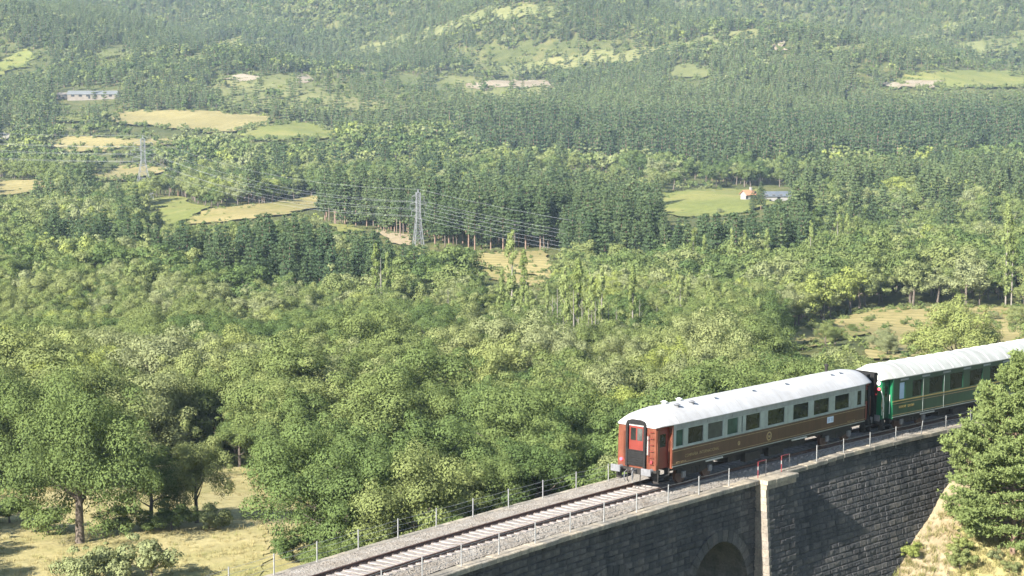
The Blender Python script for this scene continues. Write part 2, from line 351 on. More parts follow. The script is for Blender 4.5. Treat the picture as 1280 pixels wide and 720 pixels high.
def broadleaf(seed, n, size, nl, ch=7.5, cr=3.5, squash=.8, zc=4.6, limbs=6, trunk_r=.22, low=-.6):
    rng = np.random.default_rng(seed); lobes = []
    lop = rng.uniform(-.25, .25, 3)
    for k in range(nl):
        d = rand_dir(1, rng)[0]
        if d[2] < low: d[2] = -d[2]*.5
        out = rng.uniform(.58, .92) if k > nl*.2 else rng.uniform(0, .4)
        rr = cr*rng.uniform(.20, .36)
        if rng.random() < .28: out = rng.uniform(.95, 1.22); rr = cr*rng.uniform(.11, .2)
        hx = cr*(1+.22*math.sin(2*math.atan2(d[1], d[0])+lop[0]*9)+.12*math.sin(3*math.atan2(d[1], d[0])+lop[1]*20))
        lobes.append((d[0]*hx*out+lop[0], d[1]*hx*out+lop[1], zc+d[2]*cr*squash*out*(1.1 if d[2] > 0 else .9), rr, rr*rng.uniform(.65, .9)))
    v, f, lv = foliage_from_lobes(lobes, n, size, rng)
    return (v, f, lv), trunk_mb(rng, zc+cr*squash*.3, trunk_r, limbs, cr*.85)
def pine(seed, n, size, h=14, cr=2.6, bare=.25, round_top=.5, whorls=13, trunk_r=.2):
    rng = np.random.default_rng(seed); lobes = []; mb = MB()
    mb.tube([(0, 0, -.8), (0, 0, h*.5), (rng.normal()*.1, rng.normal()*.1, h*.97)], [trunk_r*1.2, trunk_r*.8, trunk_r*.15], 6, cap=False)
    for k in range(whorls):
        t = k/(whorls-1); z = h*(bare+(1-bare)*t*.97)
        prof = (1-t**1.6)**.8*(round_top)+(1-t)*(1-round_top); prof *= min(1, .62+t*2.2)
        nb = 6 if t < .8 else 4
        for j in range(nb):
            a = 2*math.pi*(j+rng.random()*.7)/nb+k*.9; L = cr*max(.16, prof)*rng.uniform(.7, 1.15)
            up = .12+.5*t
            for q in (.5, .95) if L > .9 else (.8,):
                rr = max(.28, cr*.21*(1-.35*t))*rng.uniform(.75, 1.2)*(1.1 if q < .9 else .95)
                lobes.append((math.cos(a)*L*q, math.sin(a)*L*q, z+L*q*up*.5, rr*1.15, rr*.62))
            if k % 2 == 0: mb.tube([(0, 0, z-.2), (math.cos(a)*L*.9, math.sin(a)*L*.9, z+L*.9*up*.5)], [trunk_r*.28, trunk_r*.06], 3, cap=False)
    lobes.append((0, 0, h*.985, .35, .6))
    v, f, lv = foliage_from_lobes(lobes, n, size, rng, sag=.35, jitter=.55)
    return (v, f, lv), mb
def poplar(seed, n, size, h=17, cr=1.35, bare=.18, trunk_r=.16, sparse=1.0):
    rng = np.random.default_rng(seed); lobes = []
    for k in range(44):
        t = rng.random(); z = h*(bare+(1-bare)*t); R = cr*(math.sin(math.pi*min(1, .12+.86*t))**.7)
        a = rng.random()*6.3; o = R*rng.uniform(.1, .75); rr = rng.uniform(.3, .6)*sparse
        lobes.append((math.cos(a)*o, math.sin(a)*o, z, rr, rr*1.5))
    v, f, lv = foliage_from_lobes(lobes, n, size, rng, sag=0)
    mb = MB(); mb.tube([(0, 0, -.8), (.1, 0, h*.5), (0, .1, h*.98)], [trunk_r*1.2, trunk_r*.8, .03], 6, cap=False)
    for k in range(9):
        z = h*(bare+.06+.08*k); a = k*2.4; mb.tube([(0, 0, z), (math.cos(a)*cr*.6, math.sin(a)*cr*.6, z+1.8)], [.05, .015], 3, cap=False)
    return (v, f, lv), mb
def dead_tree(seed, h=11):
    rng = np.random.default_rng(seed); mb = MB()
    mb.tube([(0, 0, -.5), (.15, .1, h*.5), (rng.normal()*.3, rng.normal()*.3, h)], [.17, .12, .03], 6, cap=False)
    for k in range(10):
        z = h*(.3+.065*k); a = k*2.3+rng.random(); L = rng.uniform(.7, 1.7)*(1.3-.08*k)
        mb.tube([(0, 0, z), (math.cos(a)*L*.6, math.sin(a)*L*.6, z+L*.5), (math.cos(a)*L, math.sin(a)*L, z+L*1.1)], [.055, .035, .012], 3, cap=False)
    return mb
def two_meshes(name, fol, tmb, lm, tm):
    v, f, lv = fol
    return np_mesh(name+'_crown', v, f, [lm], attr=lv), tmb.mesh(name+'_trunk', tm, True)
def joined(name, fol, tmb, lm, tm):
    v, f, lv = fol; tv, tf = to_quads(tmb)
    tri = tf[:, 2] == tf[:, 3]; tf = tf[~tri]
    return np_mesh(name, np.concatenate([v, tv]), np.concatenate([f, tf+len(v)]), [lm, tm], np.r_[np.zeros(len(f)), np.ones(len(tf))], np.r_[lv, np.full(len(tf), .5)])

NEAR_OAK = [two_meshes('oak', *broadleaf(100+k, 27000, .145, 40+5*k, cr=3.3+.15*(k % 3), squash=(.78, .92, .7, .85, 1.0)[k], zc=3.5+.3*(k % 2), low=-.75), MT['oak'], MT['bark']) for k in range(5)]
NEAR_BUSH = [two_meshes('bush', *broadleaf(140+k, 5000, .15, 24, cr=1.7, squash=.75, zc=1.15, limbs=5, trunk_r=.07), MT['oak'], MT['bark']) for k in range(3)]
MID_PINE = [two_meshes('pine', *pine(200+k, 3000, .50, h=15, cr=(3.4, 3.0, 3.2, 3.7)[k], bare=(.2, .12, .3, .25)[k], round_top=(.6, .35, .7, .5)[k]), MT['pine'], MT['pine_bark']) for k in range(4)]
TALL_PINE = two_meshes('tall_pine', *pine(240, 2200, .55, h=18, cr=2.7, bare=.45, round_top=.8, whorls=10, trunk_r=.14), MT['pine'], MT['pink_bark'])
SHADED_TALL = [two_meshes('dark_tall_pine', *pine(250+k, 2400, .55, h=17, cr=2.9, bare=(.22, .34)[k], round_top=.7, whorls=11, trunk_r=.15), MT['pine'], MT['bark']) for k in range(2)]  # darker bark puts the shade on this group's trunks into the colour
POPLAR = [two_meshes('poplar', *poplar(300+k, 2600, .36, h=17, cr=1.3+.2*k, bare=(.12, .3, .2)[k]), MT['poplar'], MT['pale_bark']) for k in range(3)]
DEAD = [dead_tree(330+k).mesh('dead_trunk', MT['pale_bark'], True) for k in range(3)]
LIB = bpy.data.collections.new('tree_library')      # not linked: only the masses of far trees use it
LIBN = {}
def lib(name, me): o = bpy.data.objects.new(name, me); LIB.objects.link(o); LIBN.setdefault(name[:-2], []).append(name)
for k in range(4): lib('a_oak_near_%d' % k, joined('oak_near', *broadleaf(400+k, 15000, .185, 38, squash=.8+.07*k, zc=3.9), MT['oak'], MT['bark']))
for k in range(4): lib('b_oak_mid_%d' % k, joined('oak_mid', *broadleaf(420+k, 3600, .34, 26, squash=.8+.08*k, limbs=3), MT['oak'], MT['bark']))
for k in range(3): lib('c_oak_far_%d' % k, joined('oak_far', *broadleaf(440+k, 330, 1.05, 15, squash=.85, limbs=2), MT['oak'], MT['bark']))
for k in range(4): lib('d_pine_mid_%d' % k, joined('pine_mid', *pine(460+k, 1500, .66, h=15, cr=3.0+.2*k, bare=(.2, .12, .3, .25)[k], round_top=(.6, .35, .7, .5)[k]), MT['pine'], MT['pine_bark']))
for k in range(3): lib('e_pine_far_%d' % k, joined('pine_far', *pine(480+k, 380, 1.1, h=14, cr=3.0, bare=.15, round_top=.5, whorls=8), MT['pine'], MT['pine_bark']))
for k in range(2): lib('f_bush_%d' % k, joined('bush', *broadleaf(500+k, 420, .42, 14, cr=1.7, squash=.75, zc=1.1, limbs=2, trunk_r=.06), MT['oak'], MT['bark']))
LIBIDX = {n: i for i, n in enumerate(sorted(o.name for o in LIB.objects))}

def scatter(name, pts, names, rotz, scl, tone, collection, index, label):
    me = bpy.data.meshes.new(name); n = len(pts); me.vertices.add(n); me.vertices.foreach_set('co', np.asarray(pts, np.float32).ravel())
    rot = np.zeros((n, 3), np.float32); rot[:, 2] = rotz
    for an, ty, key, val in (('idx', 'INT', 'value', np.array([index[x] for x in names], np.int32)), ('rot', 'FLOAT_VECTOR', 'vector', rot.ravel()),
                             ('scl', 'FLOAT_VECTOR', 'vector', np.asarray(scl, np.float32).ravel()), ('tone', 'FLOAT', 'value', np.asarray(tone, np.float32))):
        me.attributes.new(an, ty, 'POINT').data.foreach_set(key, val)
    o = tag(link(name, me), label, None, None, 'stuff')
    ng = bpy.data.node_groups.new(name+'_nodes', 'GeometryNodeTree')
    ng.interface.new_socket('Geometry', in_out='INPUT', socket_type='NodeSocketGeometry'); ng.interface.new_socket('Geometry', in_out='OUTPUT', socket_type='NodeSocketGeometry')
    N = ng.nodes; gi = N.new('NodeGroupInput'); go = N.new('NodeGroupOutput'); ip = N.new('GeometryNodeInstanceOnPoints'); ci = N.new('GeometryNodeCollectionInfo')
    ci.inputs['Collection'].default_value = collection; ci.inputs['Separate Children'].default_value = True; ci.inputs['Reset Children'].default_value = True
    def na(nm, ty): a = N.new('GeometryNodeInputNamedAttribute'); a.data_type = ty; a.inputs['Name'].default_value = nm; return a.outputs['Attribute']
    e2r = N.new('FunctionNodeEulerToRotation'); Lk = ng.links
    Lk.new(na('rot', 'FLOAT_VECTOR'), e2r.inputs[0]); Lk.new(e2r.outputs[0], ip.inputs['Rotation'])
    Lk.new(na('scl', 'FLOAT_VECTOR'), ip.inputs['Scale']); Lk.new(na('idx', 'INT'), ip.inputs['Instance Index'])
    ip.inputs['Pick Instance'].default_value = True
    Lk.new(gi.outputs[0], ip.inputs['Points']); Lk.new(ci.outputs[0], ip.inputs['Instance']); Lk.new(ip.outputs[0], go.inputs[0])
    md = o.modifiers.new('scatter', 'NODES'); md.node_group = ng
    return o

# ------------------------------------------------------------------ where trees grow
def inside(poly, x, y):
    r = np.zeros(x.shape, bool); n = len(poly)
    for i in range(n):
        x0, y0 = poly[i]; x1, y1 = poly[(i+1) % n]
        if y0 == y1: continue
        c = ((y0 > y) != (y1 > y)) & (x < (x1-x0)*(y-y0)/(y1-y0)+x0); r ^= c
    return r
PINE_Z = [[(60, 338), (150, 336), (250, 338), (400, 342), (500, 344), (556, 360), (545, 378), (430, 394), (330, 388), (250, 368), (150, 346), (60, 342)],
          [(400, 262), (470, 270), (560, 278), (705, 280), (705, 313), (556, 313), (525, 306), (470, 289), (400, 276)],
          [(690, 296), (860, 286), (1010, 292), (1015, 352), (900, 366), (800, 354), (690, 352)],
          [(560, 172), (640, 150), (1300, 144), (1300, 206), (1000, 212), (890, 230), (850, 214), (700, 206), (600, 200)]]
SCRUB_Z = [[(590, 16), (660, 2), (730, 10), (705, 26), (630, 28)], [(1175, 62), (1250, 43), (1300, 38), (1300, 64), (1230, 70)], [(740, 74), (860, 52), (1010, 28), (1016, 36), (880, 64), (760, 84)], [(430, 66), (520, 42), (610, 12), (622, 20), (540, 52), (450, 76)], [(180, 96), (260, 62), (300, 44), (306, 54), (250, 84)], [(1010, 70), (1100, 50), (1200, 30), (1204, 40), (1090, 66)], [(262, 92), (600, 90), (700, 110), (650, 140), (470, 150), (300, 146), (255, 128)], [(560, 60), (800, 50), (800, 90), (600, 100)], [(1060, 84), (1300, 80), (1300, 126), (1060, 126)],
           [(640, 210), (850, 222), (930, 236), (830, 282), (700, 262)], [(150, 52), (110, 84), (170, 80)], [(-30, 60), (60, 60), (60, 105), (-30, 110)]]
def lowfreq(x, y, k, ph): return .5+.25*np.sin(x/k+ph)*np.cos(y/(k*.8)+ph*1.7)+.25*np.sin((x*.6+y*.8)/(k*.63)+ph*2.3)
T = []        # x, y, z, kind(0 oak 1 pine 2 bush), height scale, tone, u, px, py
def grow(u0, u1, sp, seed, bush=False):
    rng = np.random.default_rng(seed); lim = .295
    U, V = np.meshgrid(np.arange(u0, u1, sp), np.arange(-lim*u1, lim*u1, sp), indexing='ij')
    U = (U+rng.uniform(-.5, .5, U.shape)*sp).ravel(); V = (V+rng.uniform(-.5, .5, V.shape)*sp).ravel()
    m = (np.abs(V) < lim*U+12); U, V = U[m], V[m]; x, y = xy_of(U, V); z = H(x, y)
    px, py, _ = pix(np.stack([x, y, z], -1)); s, w = to_track(x, y)
    n = len(x); r = rng.random(n); lf = lowfreq(x, y, 55, 1.3); lf2 = lowfreq(x, y, 140, .2)
    pz = np.zeros(n, bool)
    for p in PINE_Z: pz |= inside(p, px, py)
    sc = np.zeros(n, bool)
    for p in SCRUB_Z: sc |= inside(p, px, py)
    hill = U > 1260
    ppine = np.where(pz, .96, np.where(hill, .38+.6*lf2, np.where(U > 740, .05+.30*(lf2 > .70), np.where(U > 540, .04, 0.0))))
    kind = np.where(r < ppine, 1, 0)
    if bush: kind[:] = 2
    else: kind = np.where(sc & (rng.random(n) < .8), 2, kind)
    hs = np.where(kind == 1, rng.uniform(.82, 1.32, n), np.where(kind == 0, rng.uniform(.58, 1.36, n)*(.82+.36*lf), rng.uniform(.5, 1.5, n)))
    hs = np.where((kind == 1) & inside(PINE_Z[0], px, py), hs*.86, hs); hs = np.where((kind == 1) & hill, hs*.78, hs); hs = np.where((kind == 0) & (U < 270), hs*1.22, hs); hs = np.where((kind == 0) & (U > 300), hs*1.12, hs); hs = np.where((kind == 0) & hill, hs*.85, hs)
    ht = np.where(kind == 1, 15*hs, np.where(kind == 0, 7.6*hs, 2.3*hs)); crw = np.where(kind == 1, 2.4*hs, np.where(kind == 0, 3.2*hs, 1.6*hs))
    ok = ~((s > -75) & (np.abs(w) < 6.0+crw) & (s < 130))
    ok &= ~((w > 3) & (U < 260))                       # the near side of the viaduct is planted by hand
    tx, ty, tz = pix(np.stack([x, y, z+ht], -1)); halfpx = crw*F_PX/U*.8
    for fi, p in enumerate(FIELDS+FRONT):
        cxp, cyp = p.mean(0)
        sel = (px > p[:, 0].min()-60) & (px < p[:, 0].max()+60) & (py > p[:, 1].min()-4) & (ty < p[:, 1].max()) & (py < p[:, 1].max()+130)
        if not sel.any(): continue
        hit = np.zeros(n, bool)
        for k in (0, .3, .6, .92):
            for sx in (-1, 0, 1): hit |= sel & inside(p, px+(tx-px)*k+sx*halfpx*(.9 if k else .5), py+(ty-py)*k)
        if fi >= len(FIELDS): hit &= ~inside(PINE_Z[1], px, py)
        ok &= ~(hit & (rng.random(n) < (1.0 if p[:, 1].mean() > 120 else .9)))
    if not bush: ok &= ~((kind == 2) & (rng.random(n) < .35)); ok &= rng.random(n) > np.where(pz, .02, .08)
    tone = np.clip(np.where(kind == 1, np.minimum(.82+.1*(rng.random(n) < .03), .18+.28*hill+.5*lf2+rng.normal(0, .16, n)), .10+.62*lowfreq(x, y, 38, .7)+rng.normal(0, .26, n)), 0, .999)
    for i in np.nonzero(ok)[0]: T.append((x[i], y[i], z[i], int(kind[i]), hs[i], tone[i], U[i], px[i], py[i]))
grow(136, 270, 6.5, 1); grow(270, 480, 5.6, 8); grow(480, 620, 5.2, 2); grow(620, 1100, 5.9, 3); grow(1100, 1600, 5.9, 4); grow(1600, 2500, 5.9, 5)
grow(136, 420, 5.2, 6, True)
hr = np.random.default_rng(31)
for hx, hy, um in HEDGE:
    for _ in range(3):
        if hr.random() > .7: continue
        x = hx+hr.normal()*3.5; y = hy+hr.normal()*3.5; z = float(H(x, y)); q = pix(np.array([x, y, z]))
        T.append((x, y, z, 2, hr.uniform(.5, 1.6) if um > 1000 else hr.uniform(.2, .6), float(np.clip(hr.normal(.45, .22), 0, .99)), uv_of(x, y)[0], q[0], q[1]))
TA = np.array(T); print('trees', len(TA), np.bincount(TA[:, 3].astype(int)))

# ------------------------------------------------------------------ individual trees
ORD = ['leftmost'] + ['%s from left' % w for w in 'second third fourth fifth sixth seventh eighth ninth tenth eleventh twelfth thirteenth fourteenth fifteenth sixteenth seventeenth eighteenth nineteenth twentieth'.split()]
ORD_OLD = ['leftmost', 'second from left', 'third from left', 'fourth from left', 'fifth from left', 'sixth from left', 'seventh from left', 'eighth from left', 'ninth from left', 'tenth from left']
def tone_word(kind, t):
    if kind == 1: return 'bluish' if t < .3 else 'deep-green' if t < .55 else 'mid-green' if t < .8 else 'brownish'
    return 'dark-green' if t < .25 else 'olive' if t < .45 else 'light-olive' if t < .65 else 'grey-green' if t < .85 else 'yellow-green'
def region(kind, x, y):
    if kind == 1:
        row = 'front row' if y > 366+max(0, min(1, (x-100)/300))*18 else 'middle' if y > 350 else 'back'
        if y > 318 and x < 600: return '%s of dark wood below %s' % (row, 'tall pylon' if x < 235 else 'long meadow' if x < 400 else 'slim pylon')
        if 240 < y < 322 and x < 720: return 'behind tan field %s' % ('near the slim pylon' if x < 560 else 'away from the pylon')
        if y > 270: return 'in pine wood right of small tan field'
        if y > 215: return 'near the farmhouse clearing'
        return 'in the far pine belt'
    if y > 570 and x < 360: return 'by the dry grass clearing'
    if y > 520 and x < 760: return ('beyond the fence %s' % ('at its left end' if x < 450 else 'at its middle' if x < 600 else 'by the orange coach end')) if x > 330 else 'above the dry grass clearing'
    if x < 200: return 'in woodland at left edge'
    if x < 420: return 'in woodland near small power pole'
    if x < 640: return 'in woodland below dark pines'
    if x < 800: return 'in woodland around pale poplars'
    if x < 980: return 'in woodland behind brown coach'
    return 'around pasture behind green coach'
SHAPE = {0: ('flat', 'rounded', 'spreading', 'domed', 'tall'), 1: ('broad', 'pointed', 'round-topped', 'open'), 2: ('', '', '')}
def size_word(h): return 'small' if h < .75 else 'medium' if h < 1.0 else 'large'
def sort_labels(items, group_phrase):
    """items: (object, stem, px): ordinals single out the members of a small set of look-alikes"""
    d = {}
    for it in items: d.setdefault(it[1], []).append(it)
    for stem, L in d.items():
        L.sort(key=lambda t: t[2])
        for k, (o, st, _) in enumerate(L):
            o['label'] = st if len(L) == 1 else (st+', '+ORD[k] if len(L) <= len(ORD) else st)
            o['group'] = group_phrase
def tree(name, kind_cat, pair, loc, scale, rot, tone):
    r = empty(name, loc); r.rotation_euler = (0, 0, rot); r.scale = scale; r['category'] = kind_cat
    link('trunk', pair[1], r); c = link('crown', pair[0], r); c['tone'] = float(tone); return r
ht_px = np.where(TA[:, 3] == 1, 15, np.where(TA[:, 3] == 0, 7.6, 2.3))*TA[:, 4]*F_PX/TA[:, 6]
topy = TA[:, 8]-ht_px
inframe = (TA[:, 7] > -20) & (TA[:, 7] < 1300) & (topy < 715) & (TA[:, 8] > 0)
s_, w_ = to_track(TA[:, 0], TA[:, 1])
# hidden behind the deck or the train: not worth an object of its own
deck_y = np.interp(TA[:, 7], [340, 480, 677, 763, 775, 1085, 1280], [716, 674, 622, 600, 510, 455, 425])
inframe &= (topy < deck_y-10)
used = np.zeros(len(TA), bool); rr = random.Random(5)
for kind, nm, cat, meshes, phrase, adj in ((0, 'oak_tree', 'tree', NEAR_OAK, 'broadleaf trees of the valley woodland', 'tree'), (1, 'pine_tree', 'pine tree', MID_PINE, 'pines of the valley', 'pine'), (2, 'bush', 'bush', NEAR_BUSH, 'bushes between the trees', 'bush')):
    cand = np.nonzero((TA[:, 3] == kind) & inframe)[0]; order = cand[np.argsort(-ht_px[cand])][:(300 if kind < 2 else 90)]; items = []
    for i in order:
        x, y, z, _, hs, tone, u, px, py = TA[i]; used[i] = True; k = rr.randrange(len(meshes))
        wdt = hs*rr.uniform(.92, 1.18) if kind == 0 else hs*rr.uniform(.85, 1.05)
        o = tree(nm, cat, meshes[k], (x, y, z), (wdt, wdt, hs), rr.uniform(0, 6.28), tone)
        items.append((o, ' '.join(w for w in (size_word(hs), SHAPE[kind][k], tone_word(kind, tone), adj, region(kind, px, py)) if w), px))
    sort_labels(items, phrase)
rest = ~used
def mass(name, sel, near, mid, far, label):
    A = TA[sel]; nm = [rr.choice(LIBN[near if a[6] < 420 else mid if a[6] < 1000 else far]) for a in A]
    sc = np.stack([A[:, 4]*RNG.uniform(.92, 1.2, len(A)), A[:, 4]*RNG.uniform(.92, 1.2, len(A)), A[:, 4]], 1)
    scatter(name, A[:, :3], nm, RNG.uniform(0, 6.28, len(A)), sc, A[:, 5], LIB, LIBIDX, label)
mass('broadleaf_woodland', rest & (TA[:, 3] == 0), 'a_oak_near', 'b_oak_mid', 'c_oak_far', 'continuous green broadleaf woodland filling the valley floor')
mass('pine_forest', rest & (TA[:, 3] == 1), 'd_pine_mid', 'd_pine_mid', 'e_pine_far', 'dark pine forest covering the far hillside')
mass('undergrowth', rest & (TA[:, 3] == 2), 'f_bush', 'f_bush', 'f_bush', 'low bushes and scrub between the trees')
# ------------------------------------------------------------------ the viaduct
MT['stone'] = None
def stone_mat(name, lo, mid, hi, sc=.7):
    m, nt, b = nodes_of(name, .9, .25)
    a = ramp(nt, noise(nt, sc, 6, .7, dist=.4), [(.28, lo), (.5, mid), (.74, hi)])
    g = ramp(nt, noise(nt, 9, 5, .7), [(.3, (.7, .7, .7)), (.7, (1.25, 1.25, 1.25))])
    oi = nt.nodes.new('ShaderNodeObjectInfo')
    r = ramp(nt, oi.outputs['Random'], [(0, (.72, .73, .76)), (.5, (1, 1, 1)), (1, (1.28, 1.22, 1.15))])
    nt.links.new(mixc(nt, 1, mixc(nt, 1, a, g, 'MULTIPLY'), r, 'MULTIPLY'), b.inputs['Base Color'])
    ge = nt.nodes.new('ShaderNodeNewGeometry'); mp = nt.nodes.new('ShaderNodeMapping'); mp.inputs['Scale'].default_value = (.9, .9, .13); sn = nt.nodes.new('ShaderNodeTexNoise'); sn.inputs['Scale'].default_value = 1.0; sn.inputs['Detail'].default_value = 7; sn.inputs['Roughness'].default_value = .68
    nt.links.new(ge.outputs['Position'], mp.inputs[0]); nt.links.new(mp.outputs[0], sn.inputs['Vector'])
    st = ramp(nt, sn.outputs['Fac'], [(.30, (.50, .52, .55)), (.48, (.95, .95, .95)), (.60, (1.1, 1.08, 1.04)), (.74, (1.9, 1.85, 1.75))])
    last = b.inputs['Base Color'].links[0].from_socket; nt.links.new(mixc(nt, 1, last, st, 'MULTIPLY'), b.inputs['Base Color'])
    bump(nt, b, noise(nt, 13, 6, .7), .8, .03); return m
MT['stone'] = stone_mat('grey_limestone', (.050, .050, .051), (.084, .081, .080), (.130, .124, .118))
MT['mortar'] = stone_mat('mortar', (.042, .041, .042), (.064, .062, .061), (.09, .086, .083))
MT['coping'] = stone_mat('pale_coping_stone', (.20, .175, .14), (.28, .25, .20), (.35, .315, .26), 1.3)
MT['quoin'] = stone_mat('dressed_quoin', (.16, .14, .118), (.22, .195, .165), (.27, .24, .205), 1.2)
viaduct = empty('viaduct', P(0, 0, -14).tolist())
tag(viaduct, 'curved grey stone railway viaduct with buttress and arch under the track', 'viaduct')
VI = Matrix.Translation(-Vector(P(0, 0, -14)))
def vpart(mb_or_mesh, name, mat=None, parent=viaduct, smooth=False, kind=None):
    o = mb_or_mesh.build(name, mat, parent, smooth) if isinstance(mb_or_mesh, MB) else link(name, mb_or_mesh, parent)
    if parent is viaduct: o.matrix_parent_inverse = VI
    if kind: o['kind'] = kind
    return o
PIL0, PIL1 = 14.0, 16.95
WALL_L, WALL_R = 2.28, 2.22
BAT_R = math.tan(math.radians(10.0))               # the abutment wall leans
BAT_P = math.tan(math.radians(4.0))               # the buttress a little less
def wall_w(s, z):
    if PIL0 <= s <= PIL1: return 2.92+max(0, -.8-z)*BAT_P
    if s > PIL1: return WALL_R+max(0, -.5-z)*BAT_R
    return WALL_L
ARCHES = [(10.3-10.6*k, -6.25, 2.85) for k in range(0, 7)]
Z_TOP = {0: -.72, 1: -.5}
def arch_hit(s, z, pad=0):
    for a, zc, R in ARCHES:
        if abs(s-a) < R+pad and (z < zc or math.hypot(s-a, z-zc) < R+pad): return True
    return False
# backing of the walls (mortar showing in the joints), both faces, with arch openings cut as short strips
def wall_strip(mb, s0, s1, w_of, ztop, zbot, ds=.5):
    n = max(1, int(round((s1-s0)/ds))); zs = [ztop, ztop-(ztop-zbot)*.25, ztop-(ztop-zbot)*.5, zbot]
    for i in range(n):
        a, b = s0+(s1-s0)*i/n, s0+(s1-s0)*(i+1)/n
        vs = [P(s, w_of(s+(1e-4 if s == a else -1e-4), z), z) for z in zs for s in (a, b)]
        mb.add(vs, [(2*k, 2*k+1, 2*k+3, 2*k+2) for k in range(len(zs)-1)])
mb = MB()
for a0, a1 in ((-66, PIL0), ):
    s = a0
    while s < a1-1e-6:
        e = min(a1, s+.35); mid = (s+e)/2; zb = -17.5
        for ac, zc, R in ARCHES:
            if abs(mid-ac) < R: zb = zc+math.sqrt(max(0, R*R-(mid-ac)**2))
        wall_strip(mb, s, e, lambda q, z: WALL_L-.05, -.6, zb, 1); wall_strip(mb, s, e, lambda q, z: -3.35, -.6, zb, 1)
        s = e
wall_strip(mb, PIL1, 45, lambda q, z: WALL_R-.05+max(0, -.5-z)*BAT_R, -.4, -13)
wall_strip(mb, PIL0, PIL1, lambda q, z: 2.87+max(0, -.8-z)*BAT_P, -.75, -17.5)
wall_strip(mb, PIL0, 45, lambda q, z: -3.35, -.6, -15)
for z0 in (0,):
    zs = np.linspace(-.75, -17.5, 12)
    for s in (PIL0+.05, PIL1-.05):
        for i in range(11): mb.add([P(s, 2.0, zs[i]), P(s, 2.87+max(0, -.8-zs[i])*BAT_P, zs[i]), P(s, 2.87+max(0, -.8-zs[i+1])*BAT_P, zs[i+1]), P(s, 2.0, zs[i+1])], [(0, 1, 2, 3)])
vpart(mb, 'wall', MT['mortar'])
for ac, zc, R in ARCHES:                                     # vaults
    mb = MB(); n = 18; vs = []; fs = []
    prof = [(ac-R, -17.5), (ac-R, zc)]+[(ac-R*math.cos(math.pi*k/n), zc+R*math.sin(math.pi*k/n)) for k in range(1, n)]+[(ac+R, zc), (ac+R, -17.5)]
    for w in (WALL_L-.05, 1, 0, -1, -2.2, -3.35): vs += [P(s, w, z) for s, z in prof]
    m_ = len(prof)
    for j in range(5): fs += [(j*m_+i, j*m_+i+1, (j+1)*m_+i+1, (j+1)*m_+i) for i in range(m_-1)]
    mb.add(vs, fs); vpart(mb, 'vault', MT['stone'], smooth=False)
# stone blocks: eight rough-faced shapes shared by all of them
def rough_block(seed):
    rng = random.Random(seed); m_ = .07
    back = [(-.5, 0, -.5), (.5, 0, -.5), (.5, 0, .5), (-.5, 0, .5)]
    rim = [(x*.97, -.3+rng.uniform(-.05, .05), z*.94) for x, _, z in back]
    face = [(x*(.72+rng.uniform(-.08, .08)), -1+rng.uniform(-.35, .25), z*(.66+rng.uniform(-.1, .1))) for x, _, z in back]
    c = (rng.uniform(-.15, .15), -1.1+rng.uniform(-.25, .2), rng.uniform(-.15, .15))
    mb = MB(); vs = back+rim+face+[c]; fs = []
    for i in range(4):
        j = (i+1) % 4; fs += [(i, j, 4+j, 4+i), (4+i, 4+j, 8+j, 8+i), (8+i, 8+j, 12)]
    return mb.add(vs, fs)
BLK = [rough_block(k) for k in range(8)]; BLKM = [b.mesh('stone', MT['stone']) for b in BLK]
def frame_at(s, w, z, bat=0.0):
    p = Vector(P(s, w, z)); th = -CURV*s
    X = Vector((math.cos(th), math.sin(th), GRADE)).normalized(); Nn = Vector((math.sin(th), -math.cos(th), 0))   # outward
    Zv = X.cross(-Nn).normalized()
    if bat: Zv = (Zv-Nn*bat).normalized()
    Y = Zv.cross(X).normalized()
    m = Matrix.Identity(4)
    for i in range(3): m[i][0], m[i][1], m[i][2], m[i][3] = X[i], Y[i], Zv[i], p[i]
    return m
blocks = []; rg = random.Random(21)
def course_blocks(s0, s1, ztop, zbot, w_of, bat, dep, ch=.33, visible=None):
    z = ztop; row = 0
    while z > zbot:
        hgt = ch*rg.uniform(.85, 1.2); s = s0-(rg.uniform(0, .4) if s0 < -60 else 0)
        while s < s1-.02:
            L = rg.uniform(.32, .85); e = min(s+L, s1)
            if s1-e < .25: e = s1
            sm, zm = (s+e)/2, z-hgt/2
            if not (s0 < PIL0 and arch_hit(sm, zm, .62)):
                blocks.append((sm, zm, e-s-.012, hgt-.012, w_of(sm, zm)-.05, bat, dep*rg.uniform(.7, 1.3)))
            s = e
        z -= hgt; row += 1
course_blocks(-62, PIL0, -.74, -12, lambda s, z: WALL_L, 0, .065)
course_blocks(PIL1, 38.5, -.54, -12.5, lambda s, z: WALL_R+max(0, -.5-z)*BAT_R, BAT_R, .05)
course_blocks(PIL0+.02, PIL1-.02, -.95, -14, lambda s, z: 2.92+max(0, -.8-z)*BAT_P, BAT_P, .05)
def block_seen(b):
    x, y, Z = pix(P(b[0], b[4], b[1])); g = P(b[0], b[4]+.2, b[1]); 
    return 540 < x < 1200 and y < 722 and g[2] > H(g[0], g[1]) - .2
seen = [b for b in blocks if block_seen(b)]; seen.sort(key=lambda b: -b[2]*b[3]/pix(P(b[0], b[4], b[1]))[2]**2)
single = set(id(b) for b in seen[:300]); rv = []; rf = []; ro = 0
joint = MB()
for b in blocks:
    fr = frame_at(b[0], b[4], b[1], b[5]); k = rg.randrange(8)
    if id(b) in single:
        o = link('stone', BLKM[k], viaduct); o.matrix_parent_inverse = VI
        o.matrix_basis = fr@Matrix.Diagonal((b[2], b[6], b[3], 1))
    else:
        joint.add([fr@Vector((x*b[2], y*b[6], z*b[3])) for x, y, z in BLK[k].v], BLK[k].f)
vpart(joint, 'stone_courses', MT['stone'], kind='stuff')
